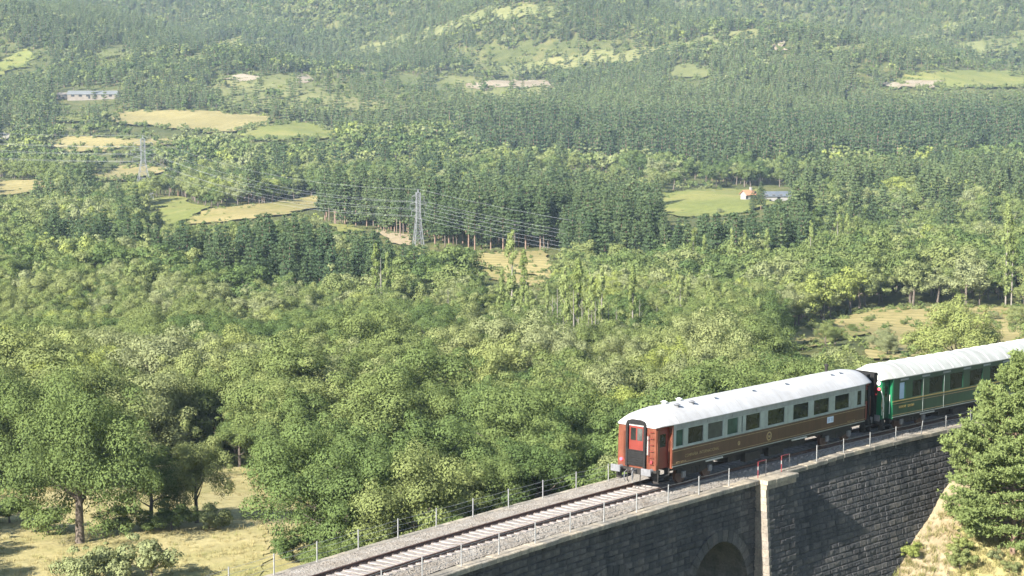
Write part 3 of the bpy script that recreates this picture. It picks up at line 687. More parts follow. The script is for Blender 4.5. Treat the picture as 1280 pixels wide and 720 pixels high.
# corner of the buttress: stacked blocks, paler stone colour paints its sunlit side
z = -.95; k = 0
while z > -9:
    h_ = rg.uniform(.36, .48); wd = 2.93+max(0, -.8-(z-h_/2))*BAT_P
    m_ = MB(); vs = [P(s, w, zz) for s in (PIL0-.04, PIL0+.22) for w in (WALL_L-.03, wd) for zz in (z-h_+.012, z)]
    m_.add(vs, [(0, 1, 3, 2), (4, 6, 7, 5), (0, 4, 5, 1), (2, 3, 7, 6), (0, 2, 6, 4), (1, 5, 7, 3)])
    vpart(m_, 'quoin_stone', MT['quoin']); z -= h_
# arch ring
for ac, zc, R in ARCHES[:2]:
    nv = 19
    for k in range(nv):
        a0, a1 = math.pi*(k+.04)/nv, math.pi*(k+.96)/nv; ro_ = R+.6+rg.uniform(-.03, .05); m_ = MB(); vs = []
        for w in (WALL_L-.2, WALL_L+.055+rg.uniform(0, .025)):
            for a, r_ in ((a0, R), (a1, R), (a1, ro_), (a0, ro_)): vs.append(P(ac-r_*math.cos(a), w, zc+r_*math.sin(a)))
        m_.add(vs, [(0, 1, 2, 3), (4, 7, 6, 5)]+[(i, (i+1) % 4, 4+(i+1) % 4, 4+i) for i in range(4)])
        vpart(m_, 'voussoir', MT['stone'])
# coping stones
def coping_stone(s0, s1, w0, w1, zt, th=.24):
    m_ = MB(); j = [rg.uniform(-.015, .015) for _ in range(8)]; vs = []
    for i, s in enumerate((s0+.008, s1-.008)):
        for jj, (w, z) in enumerate(((w0, zt-th), (w0, zt), (w1-.03, zt), (w1, zt-.04), (w1, zt-th))): vs.append(P(s, w+(j[i*4+1] if jj > 2 else 0), z+(j[i*4+2] if jj in (1, 2, 3) else 0)))
    m_.add(vs, [(0, 1, 2, 3, 4), (9, 8, 7, 6, 5)]+[(i, (i+1) % 5, 5+(i+1) % 5, 5+i) for i in range(5)]); return m_
s = -46.0
while s < 46:
    L = rg.uniform(.85, 1.25)
    if s < PIL0-.1: e = min(s+L, PIL0-.1); args = (1.86, 2.60, -.46)
    elif s < PIL1+.25: e = min(s+L, PIL1+.25); args = (1.86, 3.10, -.44)
    else: e = s+L; t = sstep(17.5, 24, s); args = (1.84, 2.42, float(-.42+.17*t))
    if e-s > .05: vpart(coping_stone(s, e, *args), 'coping_stone', MT['coping'])
    s = e
mb = MB(); mb.add([P(q, w, z) for q in (PIL0-.07, PIL1+.1) for w in (1.9, 3.02) for z in (-.96, -.69)], [(0, 1, 3, 2), (4, 6, 7, 5), (0, 4, 5, 1), (2, 3, 7, 6), (0, 2, 6, 4), (1, 5, 7, 3)])
vpart(mb, 'buttress_cap', MT['quoin'])
s = -46.0
while s < 46:
    L = rg.uniform(.85, 1.25); vpart(coping_stone(s, s+L, -3.62, -3.2, -.42), 'coping_stone', MT['coping']); s += L

# ------------------------------------------------------------------ the track
def ballast_mat():
    m, nt, b = nodes_of('ballast', .95, .15)
    a = ramp(nt, noise(nt, 8, 6, .75), [(.25, (.14, .125, .108)), (.45, (.29, .268, .238)), (.62, (.39, .366, .333)), (.8, (.48, .458, .425))])
    g = ramp(nt, noise(nt, .8, 5, .65), [(.3, (.74, .68, .62)), (.7, (1.08, 1.07, 1.06))])
    nt.links.new(mixc(nt, 1, a, g, 'MULTIPLY'), b.inputs['Base Color']); bump(nt, b, noise(nt, 16, 4, .8), 1, .06); return m
MT['ballast'] = ballast_mat()
MT['rail'] = mottled('rusty_rail', [(.3, (.055, .030, .022)), (.7, (.11, .062, .045))], 6, .6)
MT['sleeper'] = mottled('pale_sleeper', [(.25, (.20, .175, .165)), (.5, (.335, .305, .295)), (.75, (.42, .39, .375))], 3, .9, .4, .01, 20)
MT['clip'] = mottled('rail_clip', [(.3, (.06, .04, .03)), (.7, (.12, .09, .07))], 8, .7)
rgn = np.random.default_rng(3); S = np.arange(-64, 110, .16); W = np.array([-3.3, -3.0, -2.7, -2.4, -2.1, -1.8, -1.5, -1.2, -.9, -.6, -.3, 0, .3, .6, .9, 1.2, 1.45, 1.7, 1.95])
base = np.interp(W, [-3.3, -2.6, -1.6, 1.4, 1.95], [-.42, -.30, -.19, -.19, -.44])
SS, WW = np.meshgrid(S, W, indexing='ij'); ZZ = base[None, :]-np.interp(WW, [1.2, 1.45, 1.7], [0, .16, .20])*sstep(10, 16, SS)+rgn.uniform(-.03, .035, SS.shape)*(np.abs(WW) < 3.2); wob = rgn.uniform(-.05, .05, SS.shape)
pv = P(SS, WW+wob*(np.abs(WW) < 1.9), ZZ).reshape(-1, 3); ix = np.arange(SS.size).reshape(SS.shape)
fq = np.stack([ix[:-1, :-1], ix[:-1, 1:], ix[1:, 1:], ix[1:, :-1]], -1).reshape(-1, 4)
bo = link('ballast', np_mesh('ballast', pv, fq, [MT['ballast']])); tag(bo, 'pale crushed stone ballast between the rails and parapets', kind='stuff')
# loose stones on the shoulders, joined: nobody could count them
n = 9000; ss = rgn.uniform(-22, 45, n); ww = np.where(rgn.random(n) < .5, rgn.uniform(1.15, 1.95, n), rgn.uniform(-3.2, -1.3, n))
zz = np.interp(ww, W, base)-np.interp(ww, [1.2, 1.45, 1.7], [0, .16, .20])*sstep(10, 16, ss); cen = P(ss, ww, zz+.015); r0 = rgn.uniform(.03, .075, n)
tet = np.array([(1, 0, -.4), (-.5, .87, -.4), (-.5, -.87, -.4), (.1, .1, .75)]); ang = rgn.uniform(0, 6.3, n)
rv = np.empty((n, 4, 3))
for k in range(4):
    t = tet[k]; rv[:, k, 0] = cen[:, 0]+r0*(t[0]*np.cos(ang)-t[1]*np.sin(ang)); rv[:, k, 1] = cen[:, 1]+r0*(t[0]*np.sin(ang)+t[1]*np.cos(ang)); rv[:, k, 2] = cen[:, 2]+r0*t[2]
o4 = np.arange(n)[:, None]*4; tf = np.concatenate([o4+np.array([[0, 1, 3]]), o4+np.array([[1, 2, 3]]), o4+np.array([[2, 0, 3]])])
bs = link('loose_stones', np_mesh('loose_stones', rv.reshape(-1, 3), tf, [MT['ballast']]), bo); bs['kind'] = 'stuff'
track = empty('railway_track', P(0, 0, -.3).tolist()); tag(track, 'single railway track curving over the viaduct, brown rails on pale sleepers', 'railway track')
TI = Matrix.Translation(-Vector(P(0, 0, -.3)))
G = .90; prof = [(-.07, -.15), (.07, -.15), (.07, -.135), (.012, -.11), (.012, -.045), (.036, -.035), (.036, 0), (-.036, 0), (-.036, -.035), (-.012, -.045), (-.012, -.11), (-.07, -.135)]
for sgn in (-1, 1):
    sv = np.arange(-64, 110, 1.0); vs = np.concatenate([P(np.full(len(prof), q), sgn*G+np.array([p[0] for p in prof])*1.25, np.array([p[1] for p in prof])) for q in sv]); k = len(prof)
    fs = np.array([(i*k+j, i*k+(j+1) % k, (i+1)*k+(j+1) % k, (i+1)*k+j) for i in range(len(sv)-1) for j in range(k)])
    o = link('rail', np_mesh('rail', vs, fs, [MT['rail']]), track); o.matrix_parent_inverse = TI
slm = MB().box(-.125, .125, -1.3, 1.3, -.11, .04, .015).mesh('sleeper', MT['sleeper'])
clm = MB().box(-.06, .06, -.12, .12, .04, .075).mesh('rail_clip', MT['clip'])
for q in np.arange(-24, 47, .6):
    o = link('sleeper', slm, track); o.matrix_parent_inverse = TI; o.matrix_basis = frame_at(q+rg.uniform(-.02, .02), rg.uniform(-.02, .02), -.185)@Matrix.Rotation(rg.uniform(-.012, .012), 4, 'Z')
    for sgn in (-1, 1):
        c = link('rail_clip', clm, o); c.location = (0, sgn*G, 0)

# ------------------------------------------------------------------ lineside fences
MT['post'] = mottled('galvanised_post', [(.3, (.19, .19, .185)), (.7, (.28, .28, .275))], 4, .5, spec=.5)
MT['wire'] = mottled('fence_wire', [(.3, (.22, .22, .21)), (.7, (.34, .34, .33))], 3, .5)
MT['redpaint'] = painted('faded_red_paint', (.24, .035, .042), .5)
MT['whitepaint'] = painted('white_post_paint', (.30, .28, .27), .5)
def post_mb(h): m = MB(); m.box(-.022, .022, -.022, .022, -.45, h); m.box(-.03, .03, -.01, .01, h-.02, h+.012); return m
PM = post_mb(.90).mesh('post', MT['post'])
def fence(name, label, w, z, positions, lean={}):
    f = empty(name, P(positions[0], w, z).tolist()); tag(f, label, 'fence', 'fences along the viaduct parapets'); inv = Matrix.Translation(-Vector(P(positions[0], w, z)))
    for q in positions:
        o = link('post', PM, f); o.matrix_parent_inverse = inv; m = Matrix.Translation(Vector(P(q, w, z)))@Matrix.Rotation(-CURV*q, 4, 'Z')
        ln = lean.get(round(float(q), 2), (rg.uniform(-.015, .015), rg.uniform(-.015, .015)))
        o.matrix_basis = m@Matrix.Rotation(ln[0], 4, 'Y')@Matrix.Rotation(ln[1], 4, 'X')
    for hz in (.30, .58, .84):
        m = MB(); pts = []
        for a, b in zip(positions, positions[1:]): pts += [P(a, w+.035, z+hz), P((a+b)/2, w+.035, z+hz-.03)]
        pts.append(P(positions[-1], w+.035, z+hz)); m.tube(pts, .008, 4); o = m.build('wire', MT['wire'], f); o.matrix_parent_inverse = inv
fence('fence', 'thin grey post-and-wire fence along the far parapet of the viaduct', -3.38, -.36, [-19.13-3*k for k in range(12, 0, -1)]+[-19.13+3*k for k in range(0, 22)])
fence('fence', 'grey post-and-wire fence on the near parapet before the red railings', 2.24, -.36, [-15.75-3*k for k in range(12, 0, -1)]+[-15.75+3*k for k in range(10)])
fence('fence', 'grey post fence with one leaning post beside the green coach', 2.24, -.30, [20.55+3*k for k in range(8)], {32.55: (.16, .02)})
for q0, q1, lab in ((14.25, 15.08, 'small red and white railing above the left edge of the buttress'), (16.72, 17.55, 'small red and white railing right of the buttress, nearer the green coach')):
    r = empty('refuge_railing', P(q0, 2.24, -.4).tolist()); tag(r, lab, 'railing', 'red and white railings of the buttress refuge'); inv = Matrix.Translation(-Vector(P(q0, 2.24, -.4)))
    for q, mt in ((q0, 'redpaint'), (q1, 'whitepaint')):
        m = MB(); m.tube([P(q, 2.24, -.5), P(q, 2.24, .50)], .024, 6); o = m.build('post', MT[mt], r); o.matrix_parent_inverse = inv
        if mt == 'redpaint':
            m = MB(); m.tube([P(q, 2.24, .02), P(q, 2.24, .22)], .027, 6); b_ = m.build('white_band', MT['whitepaint'], o); b_.matrix_parent_inverse = (Matrix.Identity(4))
            b_.parent = r; b_.matrix_parent_inverse = inv
    m = MB(); m.tube([P(q0, 2.24, .48), P(q1, 2.24, .48)], .02, 6); o = m.build('top_bar', MT['redpaint'], r); o.matrix_parent_inverse = inv

# ------------------------------------------------------------------ coaches
MT['roof_white'] = mottled('white_roof_paint', [(.25, (.42, .42, .425)), (.5, (.48, .48, .485)), (.75, (.53, .53, .535))], .9, .55)
MT['roof_cream'] = mottled('cream_roof_paint', [(.25, (.33, .34, .315)), (.5, (.40, .41, .385)), (.75, (.45, .46, .435))], .9, .55)
MT['brown'] = mottled('brown_paint', [(.25, (.066, .026, .017)), (.5, (.09, .036, .023)), (.8, (.12, .052, .033))], 1.2, .38, spec=.5)
MT['orange'] = mottled('vermilion_end_paint', [(.25, (.125, .033, .018)), (.5, (.168, .050, .026)), (.8, (.22, .075, .042))], 1.6, .45, spec=.5)
MT['red_door'] = painted('red_door_paint', (.17, .028, .02), .4)
MT['palegreen'] = painted('pale_grey_green_paint', (.36, .41, .38), .45)
MT['letter'] = painted('grey_letterboard', (.30, .32, .31), .5)
MT['green'] = mottled('dark_green_paint', [(.25, (.006, .038, .020)), (.5, (.009, .052, .027)), (.8, (.016, .072, .039))], 1.2, .35, spec=.5)
MT['brightgreen'] = painted('bright_green_paint', (.008, .15, .062), .4)  # the coach's green lightened: sunlight painted into the near end faces
MT['gold'] = painted('gold_paint', (.30, .225, .075), .5)
MT['dullgold'] = painted('dull_gold_paint', (.34, .25, .12), .5)
MT['metal'] = mottled('grey_steel', [(.3, (.10, .10, .105)), (.7, (.20, .20, .21))], 5, .55, spec=.5)
MT['dark'] = mottled('black_underframe', [(.3, (.012, .011, .010)), (.7, (.035, .030, .027))], 4, .7)
MT['rubber'] = mottled('black_bellows', [(.3, (.006, .006, .006)), (.7, (.016, .015, .015))], 4, .8)
MT['alu'] = painted('pale_aluminium', (.62, .62, .60), .35)
MT['blue_reflect_print'] = painted('pale_blue_blind', (.42, .52, .66), .35)  # reflected light painted on one pane; own colour of the notice print
MT['signwhite'] = painted('pale_blue_notice', (.62, .70, .84), .5)
def glass(name, c, r=.06):
    m, nt, b = nodes_of(name, r, .3); nt.links.new(ramp(nt, noise(nt, 1.6, 3), [(.3, tuple(x*.6 for x in c)), (.7, tuple(x*1.4 for x in c))]), b.inputs['Base Color']); return m
MT['glass'] = glass('dark_window_glass', (.020, .022, .020)); MT['glass_g'] = glass('green_curtained_glass', (.035, .075, .06), .12); MT['glass_y'] = glass('grey_curtained_glass', (.06, .065, .06), .12)
def lamp_mat(name, c, e):
    m, nt, b = nodes_of(name, .3); b.inputs['Base Color'].default_value = (*c, 1); b.inputs['Emission Color'].default_value = (*c, 1); b.inputs['Emission Strength'].default_value = e; return m
MT['redlamp'] = lamp_mat('lit_red_tail_lamp', (1, .06, .09), 1.6); MT['whitelamp'] = painted('white_lamp_disc', (.75, .75, .75), .3)

def grime(mname, vec, amount, lo=.35, hi=.7):
    m = MT[mname]; nt = m.node_tree; b = nt.nodes['Principled BSDF']; src = b.inputs['Base Color'].links[0].from_socket
    tc = nt.nodes.new('ShaderNodeTexCoord'); mp = nt.nodes.new('ShaderNodeMapping'); mp.inputs['Scale'].default_value = vec; n = nt.nodes.new('ShaderNodeTexNoise'); n.inputs['Scale'].default_value = 1; n.inputs['Detail'].default_value = 6; n.inputs['Roughness'].default_value = .7
    nt.links.new(tc.outputs['Object'], mp.inputs[0]); nt.links.new(mp.outputs[0], n.inputs['Vector'])
    c = ramp(nt, n.outputs['Fac'], [(lo, tuple(1-amount*x for x in (.9, 1, 1.1))), (hi, (1, 1, 1))]); nt.links.new(mixc(nt, 1, src, c, 'MULTIPLY'), b.inputs['Base Color'])
grime('roof_white', (1.6, .35, .35), .20); grime('roof_white', (.25, 3.0, .5), .10); grime('roof_cream', (1.6, .35, .35), .24); grime('brown', (2.2, 2, .35), .40); grime('green', (2.2, 2, .35), .35); grime('orange', (2, 2.5, .5), .45); grime('palegreen', (3, 2, .4), .30); grime('letter', (2.5, 2, 1), .3)
grime('sleeper', (6, .9, 2), .45); grime('brightgreen', (2, 2, .5), .3)
MT['seam'] = painted('roof_seam', (.24, .24, .235), .5)
def text_part(txt, size, mat, parent, x, z, y):
    c = bpy.data.curves.new('lettering', 'FONT'); c.body = txt; c.size = size; c.extrude = .004; c.materials.append(MT[mat]); c.align_x = 'LEFT'
    t_ = bpy.data.objects.new('text_source', c); COL.objects.link(t_); bpy.context.view_layer.update(); me = bpy.data.meshes.new_from_object(t_.evaluated_get(bpy.context.evaluated_depsgraph_get())); bpy.data.objects.remove(t_)
    o = link('lettering', me, parent); o.location = (x, y, z); o.rotation_euler = (math.pi/2, 0, 0); return o
def coach(name, label, s0, L, zb, zw, eave, crown, wins, side, band, pillar_m, endm, roofm, stripe, near_vest, far_vest, glasses):
    p0 = Vector(P(s0, 0, 0)); p1 = Vector(P(s0+L, 0, 0)); X = (p1-p0).normalized(); Y = Vector((0, 0, 1)).cross(X).normalized(); Zv = X.cross(Y)
    root = empty(name); m = Matrix.Identity(4)
    for i in range(3): m[i][0], m[i][1], m[i][2], m[i][3] = X[i], Y[i], Zv[i], p0[i]
    root.matrix_world = m; tag(root, label, 'railway coach', 'coaches of the train on the viaduct')
    hw = 1.43; wt, wb = eave-.29, zw+.06
    for sg, nm in ((-1, 'near'), (1, 'far')):
        y0, y1 = sorted((sg*hw, sg*(hw-.06)))
        def out(d): return sorted((sg*(hw+d), sg*(hw-.02)))
        sp = MB().box(0, L, y0, y1, zb, zw).build('side_panel', MT[side], root)
        a, b = out(.022); MB().box(0, L, a, b, zw-.025, zw+.035).build('waist_moulding', MT[stripe], root)
        MB().box(0, L, a, b, zb+.02, zb+.06).build('lower_moulding', MT[stripe if stripe == 'palegreen' else 'letter'], root)
        MB().box(0, L, *out(.012), zw-.17, zw-.145).build('panel_beading', MT['dullgold'], root); MB().box(0, L, *out(.012), zb+.15, zb+.172).build('panel_beading', MT['dullgold'], root)
        lb = MB().box(0, L, y0, y1, wt, eave-.02).build('letterboard', MT[band], root)
        for q in np.arange(.8, L, 2.45): MB().box(q, q+.9, *out(.018), wt+.07, eave-.10).build('ventilator', MT['letter'], lb)
        xs = [0.0]+[v for w in wins for v in w]+[L]
        for a, b in zip(xs[0::2], xs[1::2]):
            if b-a > .02: MB().box(a, b, y0, y1, zw+.035, wt).build('pillar', MT[pillar_m], root)
        for k, (a, b) in enumerate(wins):
            f = MB(); yo = sg*(hw-.015); t = .035
            q0, q1 = sorted((sg*(hw-.07), sg*(hw-.012)))
            for bx in ((a, a+t, q0, q1, zw+.035, wt), (b-t, b, q0, q1, zw+.035, wt), (a+t, b-t, q0, q1, zw+.035, wb+.03), (a+t, b-t, q0, q1, wt-.045, wt)): f.box(*bx)
            wo = f.build('window', MT['palegreen'] if side == 'brown' else MT['green'], root)
            g0, g1 = sorted((sg*(hw-.06), sg*(hw-.05)))
            MB().box(a+t, b-t, g0, g1, wb+.03, wt-.045).build('pane', MT[glasses[k % len(glasses)]], wo)
    MB().box(.02, L-.02, -hw+.07, hw-.07, zb+.02, zb+.10).build('floor', MT['dark'], root)
    ub = MB(); ub.box(.1, L-.1, -1.22, 1.22, zb-.22, zb+.02); ub.box(L*.3, L*.7, -.95, .95, zb-.62, zb-.22)
    ub.build('underframe', MT['dark'], root)
    for q0, q1 in ((L*.36, L*.44), (L*.48, L*.56)): MB().box(q0, q1, -1.28, -.96, .36, zb-.22, .02).build('battery_box', MT['dark'], root)
    for q in (3.4, 12.2): MB().tube([(q, -1.30, zb-.12), (q+1.6, -1.30, zb-.12)], .05, 6).build('air_pipe', MT['alu'], root)  # pale bars that paint in the sunlit strips of the undercarriage
    # roof: lofted, drooping at the ends
    st = [(-near_vest-.06, .86, .70, -.02), (-near_vest*.7, .93, .84, 0), (0, .995, .96, 0), (.9, 1.02, 1, 0)]+[(v, 1.02, 1, 0) for v in np.linspace(2, L-2, 9)]+[(L-.9, 1.02, 1, 0), (L, .995, .96, 0), (L+far_vest*.7, .93, .84, 0), (L+far_vest+.06, .86, .70, -.02)]
    n = 16; vs = []; fs = []
    for x, kw, kc, dz in st:
        for j in range(n+1):
            t = -1+2*j/n; c = math.copysign(abs(math.sin(t*math.pi/2))**.92, t)
            vs.append((x, c*hw*kw*1.02, eave+dz+(crown-eave)*kc*max(0, 1-abs(c)**2.35)))
        vs.append((x, hw*kw*1.02-.06, eave-.05+dz)); vs.append((x, -hw*kw*1.02+.06, eave-.05+dz))
    k = n+3
    for i in range(len(st)-1): fs += [(i*k+j, i*k+(j+1) % k, (i+1)*k+(j+1) % k, (i+1)*k+j) for j in range(k)]
    fs += [tuple(range(k))[::-1], tuple((len(st)-1)*k+j for j in range(k))]
    rmb = MB().add(vs, fs); rme = rmb.mesh('roof', MT[roofm])
    for p in rme.polygons: p.use_smooth = len(p.vertices) == 4
    roof = link('roof', rme, root)
    def roof_z(y, x=5): c = min(1, abs(y)/(hw*1.04)); return eave+(crown-eave)*(1-c**2.35)
    if roofm == 'roof_cream':
        for q in np.arange(.2, L-.1, 1.12):
            ys = np.linspace(-hw*1.0, hw*1.0, 13); MB().tube([(q, y, roof_z(y)+.004) for y in ys], .022, 4).build('roof_seam', MT['alu'], roof)
    else:
        for q in (1.6, 3.0, 5.2, 9.0, 12.5, 17.6, 18.6):
            for yy in (-.55, .3) if q < 4 else (-.45,):
                z = roof_z(yy)
                v = MB(); v.tube([(q, yy, z-.05), (q, yy, z+.10)], [.13, .11], 10); v.tube([(q, yy, z+.10), (q, yy, z+.17)], [.21, .08], 10); v.build('roof_vent', MT['alu'] if q > 4 or yy > 0 else MT['metal'], roof)
        v = MB(); v.tube([(18.6, .35, crown-.05), (18.6, .35, crown+.30)], .09, 10); v.tube([(18.6, .35, crown+.30), (18.6, .35, crown+.42)], [.14, .12], 10); v.build('chimney', MT['dark'], roof)
        for q in np.arange(.6, L, 2.05):
            ys = np.linspace(-hw*1.0, hw*1.0, 13); MB().tube([(q, y, roof_z(y)+.001) for y in ys], .010, 4).build('roof_seam', MT['seam'], roof)
    # ends
    for e, (xe, d, vest) in enumerate(((0, -1, near_vest), (L, 1, far_vest))):
        em = MT[endm] if e == 0 else MT['rubber']; xo = xe+d*vest
        if e == 0 or name: 
            for sg in (-1, 1): MB().box(*sorted((xe-d*.0, xe-d*.07)), *sorted((sg*1.10, sg*(hw+.004))), zb-.06, eave-.03).build('corner_post', em if side == 'brown' else MT['brightgreen'] if e == 0 else em, root)
        for sg in (-1, 1):
            vb = MB().box(*sorted((xe, xo-d*.06)), *sorted((sg*1.10, sg*1.16)), zb+.0, eave-.06).build('vestibule_side', MT['red_door'] if side == 'brown' else MT['green'], root)
            dx0, dx1 = sorted((xe+d*vest*.15, xo-d*vest*.18)); dr = MB().box(dx0, dx1, *sorted((sg*1.162, sg*1.19)), zb+.06, eave-.30).build('door', MT['red_door'] if side == 'brown' else MT['green'], root)
            MB().box(dx0+.12, dx1-.12, *sorted((sg*1.192, sg*1.198)), 2.25, eave-.45).build('pane', MT['glass'], dr)
            for hx in (xe+d*.08, xo-d*.06): MB().tube([(hx, sg*1.26, zb+.25), (hx, sg*1.26, zb+1.45)], .022, 5).build('handrail', MT['alu'] if side == 'green' else MT['orange'], root)
            stp = MB(); stp.box(*sorted((xe+d*.1, xo-d*.05)), *sorted((sg*1.0, sg*1.38)), zb-.40, zb-.36); stp.box(*sorted((xe+d*.1, xo-d*.05)), *sorted((sg*1.05, sg*1.42)), zb-.72, zb-.68)
            for q in (xe+d*.12, xo-d*.1): stp.box(*sorted((q, q+d*.03)), *sorted((sg*1.02, sg*1.36)), zb-.72, zb-.02)
            stp.build('step', MT['dark'], root)
        # end wall with an arched top
        arc = [(-1.24, zb-.04), (1.24, zb-.04), (1.22, eave-.25)]+[(1.2*math.cos(t), eave-.25+(.70*(crown-eave)+.20)*math.sin(t)**.8) for t in np.linspace(.12, math.pi-.12, 13)]+[(-1.22, eave-.25)]
        MB().prism(arc, 0, *sorted((xo, xo-d*.06))).build('end_wall', em, root)
        for sg in (-1, 1): MB().box(*sorted((xo-d*.062, xo-d*.30)), *sorted((sg*1.17, sg*1.245)), zb, eave-.2).build('end_return', em, root)
        if e == 0 and side == 'brown':
            fr = MB()
            for sg in (-1, 1): fr.box(xo-.16, xo+.0, *sorted((sg*.50, sg*.64)), zb+.05, 3.42)
            fr.prism([(-.64, 3.42), (.64, 3.42), (.55, 3.58), (.3, 3.66), (-.3, 3.66), (-.55, 3.58)], 0, xo-.16, xo); fr.build('gangway_frame', MT['rubber'], root)
            dr = MB().box(xo-.05, xo-.005, -.49, .49, zb+.1, 3.40).build('gangway_door', MT['red_door'], root)
            for a, b, gm in ((-.38, -.04, 'glass_y'), (.06, .38, 'glass')): MB().box(xo-.065, xo-.052, a, b, 2.55, 3.2).build('pane', MT[gm], dr)
            pl = MB(); pl.box(xo-.12, xo-.09, -.49, .49, zb+.12, zb+.95)
            for q in np.linspace(zb+.18, zb+.9, 7): pl.box(xo-.15, xo-.12, -.49, .49, q, q+.05)
            pl.build('gangway_plate', MT['rubber'], root)
            for sg in (-1, 1): MB().tube([(xo-.1, sg*.80, zb+.4), (xo-.1, sg*.80, zb+1.9)], .02, 5).build('handrail', MT['orange'] if sg > 0 else MT['red_door'], root)
            MB().box(xo-.03, xo-.004, -.80, -.66, zb+.75, zb+1.75).build('number_plate', MT['whitepaint'], root); 
            text_part('WR', .1, 'dark', root, 0, 0, 0).matrix_basis = Matrix.Translation((xo-.034, -.66, zb+1.5))@Matrix.Rotation(-math.pi/2, 4, 'Z')@Matrix.Rotation(math.pi/2, 4, 'X')
            for q in np.linspace(zb+.3, zb+2.0, 6): MB().box(xo-.12, xo-.09, -1.12, -.86, q, q+.03).build('ladder_rung', MT['red_door'], root)
            MB().tube([(xo-.10, .98, zb+.35), (xo-.02, .98, zb+.35)], .09, 12).build('tail_lamp', MT['redlamp'], root)
            MB().tube([(xo-.10, -.98, zb+.42), (xo-.02, -.98, zb+.42)], .09, 12).build('tail_lamp', MT['redpaint'], root)
        else:
            bl = MB()
            for q in (.06, .16, .26, .36): 
                for sg in (-1, 1): bl.box(*sorted((xo+d*q, xo+d*(q+.05))), *sorted((sg*.48, sg*.92)), zb-.25, 3.55)
                bl.box(*sorted((xo+d*q, xo+d*(q+.05))), -.92, .92, 3.55, 3.80)
            bl.build('gangway_bellows', MT['rubber'], root)
        bb = MB().box(*sorted((xo+d*.02, xo-d*.3)), -1.3, 1.3, zb-.35, zb-.02).build('buffer_beam', MT['dark'], root)
        pr = .58 if (e == 0 and side == 'brown') else .26
        for sg in (-1, 1):
            bf = MB(); bf.tube([(xo, sg*.985, 1.02), (xo+d*(pr-.08), sg*.985, 1.02)], [.13, .10], 10); bo_ = bf.build('buffer', MT['metal'], root)
            MB().box(*sorted((xo+d*(pr-.08), xo+d*pr)), sg*.985-.31, sg*.985+.31, .83, 1.21, .03).build('buffer_head', MT['metal'], bo_)
        if e == 0 and side == 'brown':
            hk = MB(); hk.box(xo-.35, xo, -.05, .05, .92, 1.02); hk.tube([(xo-.35, 0, .97), (xo-.45, 0, 1.05), (xo-.40, 0, 1.14)], [.05, .045, .02], 6); hk.build('coupling_hook', MT['metal'], root)
            ch = MB(); ch.tube([(xo-.36, 0, .95), (xo-.42, 0, .70), (xo-.36, 0, .45), (xo-.30, 0, .68), (xo-.36, 0, .9)], .03, 6); ch.build('coupling_link', MT['metal'], root)
            for yy in (.42, -.42, .62): MB().tube([(xo-.02, yy, .88), (xo-.22, yy, .80), (xo-.26, yy, .45), (xo-.12, yy, .30)], .03, 6).build('brake_hose', MT['dark' if yy < .6 else 'metal'], root)
    # bogies
    for xb in (2.7, L-2.7):
        bg = empty('bogie'); bg.parent = root; bg.location = (xb, 0, 0)
        for sg in (-1, 1):
            f = MB(); f.prism([(-1.75, .62), (-1.75, .80), (-.6, .86), (.6, .86), (1.75, .80), (1.75, .62), (1.0, .52), (.5, .40), (-.5, .40), (-1.0, .52)], 1, *sorted((sg*1.02, sg*1.12))); f.build('frame', MT['dark'], bg)
            for xx in (-1.25, 1.25):
                wh = MB(); wh.tube([(xx, sg*.84, .48), (xx, sg*.97, .48)], .47, 20); wh.tube([(xx, sg*.80, .48), (xx, sg*.84, .48)], .50, 20); wh.build('wheel', MT['rail'], bg)
                MB().box(xx-.16, xx+.16, *sorted((sg*1.12, sg*1.24)), .34, .68, .02).build('axle_box', MT['metal'], bg)
            for xx in (-.35, 0, .35): MB().tube([(xx, sg*1.07, .42), (xx, sg*1.07, .80)], .09, 8).build('spring', MT['dark'], bg)
        MB().box(-.4, .4, -1.0, 1.0, .55, .85).build('bolster', MT['dark'], bg)
    return root
RS = 6.86
red_w = [(7.16, 7.88), (8.28, 9.78), (10.17, 11.68), (12.08, 13.20), (13.50, 13.66), (13.93, 15.44), (16.20, 18.02), (18.90, 20.64), (21.17, 22.94), (23.56, 25.26), (26.17, 26.74)]
red = coach('railway_coach', 'brown railway coach with orange-red end and white roof, last of the train', RS, 20.30, 1.09, 2.09, 3.38, 4.16, [(a-RS, b-RS) for a, b in red_w], 'brown', 'letter', 'palegreen', 'orange', 'roof_white', 'palegreen', 1.22, .95,
            ['glass_g', 'glass', 'glass_y', 'glass_g', 'glass', 'glass', 'glass', 'glass', 'glass', 'glass', 'glass'])
text_part('COMPAÑIA  INTERNACIONAL', .24, 'dullgold', red, 1.15, 1.50, -1.445)
text_part('W R  3 5 6 9', .17, 'dullgold', red, .35, 1.24, -1.445)
text_part('W R  3 5 6 9', .16, 'dullgold', red, 18.2, 1.28, -1.445)
for q, sz_ in ((9.5, .26), (6.4, .12)):                         # crest and small mark
    m = MB(); m.tube([(q, -1.436, 1.58), (q, -1.452, 1.58)], sz_, 20); cr = m.build('crest', MT['dullgold'], red)
    m = MB(); m.tube([(q, -1.453, 1.58), (q, -1.458, 1.58)], sz_*.7, 16); m.build('crest_field', MT['brown'], cr)
    m = MB(); m.prism([(q-.10*sz_/.26, 1.50), (q+.10*sz_/.26, 1.50), (q+.13*sz_/.26, 1.66), (q, 1.60), (q-.13*sz_/.26, 1.66)], 1, -1.464, -1.459); m.build('crest_figure', MT['dullgold'], cr)
nb = MB().box(15.85, 16.55, -1.455, -1.436, 1.52, 1.88).build('notice', MT['signwhite'], red)
for k in range(2): MB().box(15.93+.32*k, 16.15+.32*k, -1.459, -1.456, 1.60, 1.80).build('notice_print', MT['blue_reflect_print'], nb)
GS = 30.43
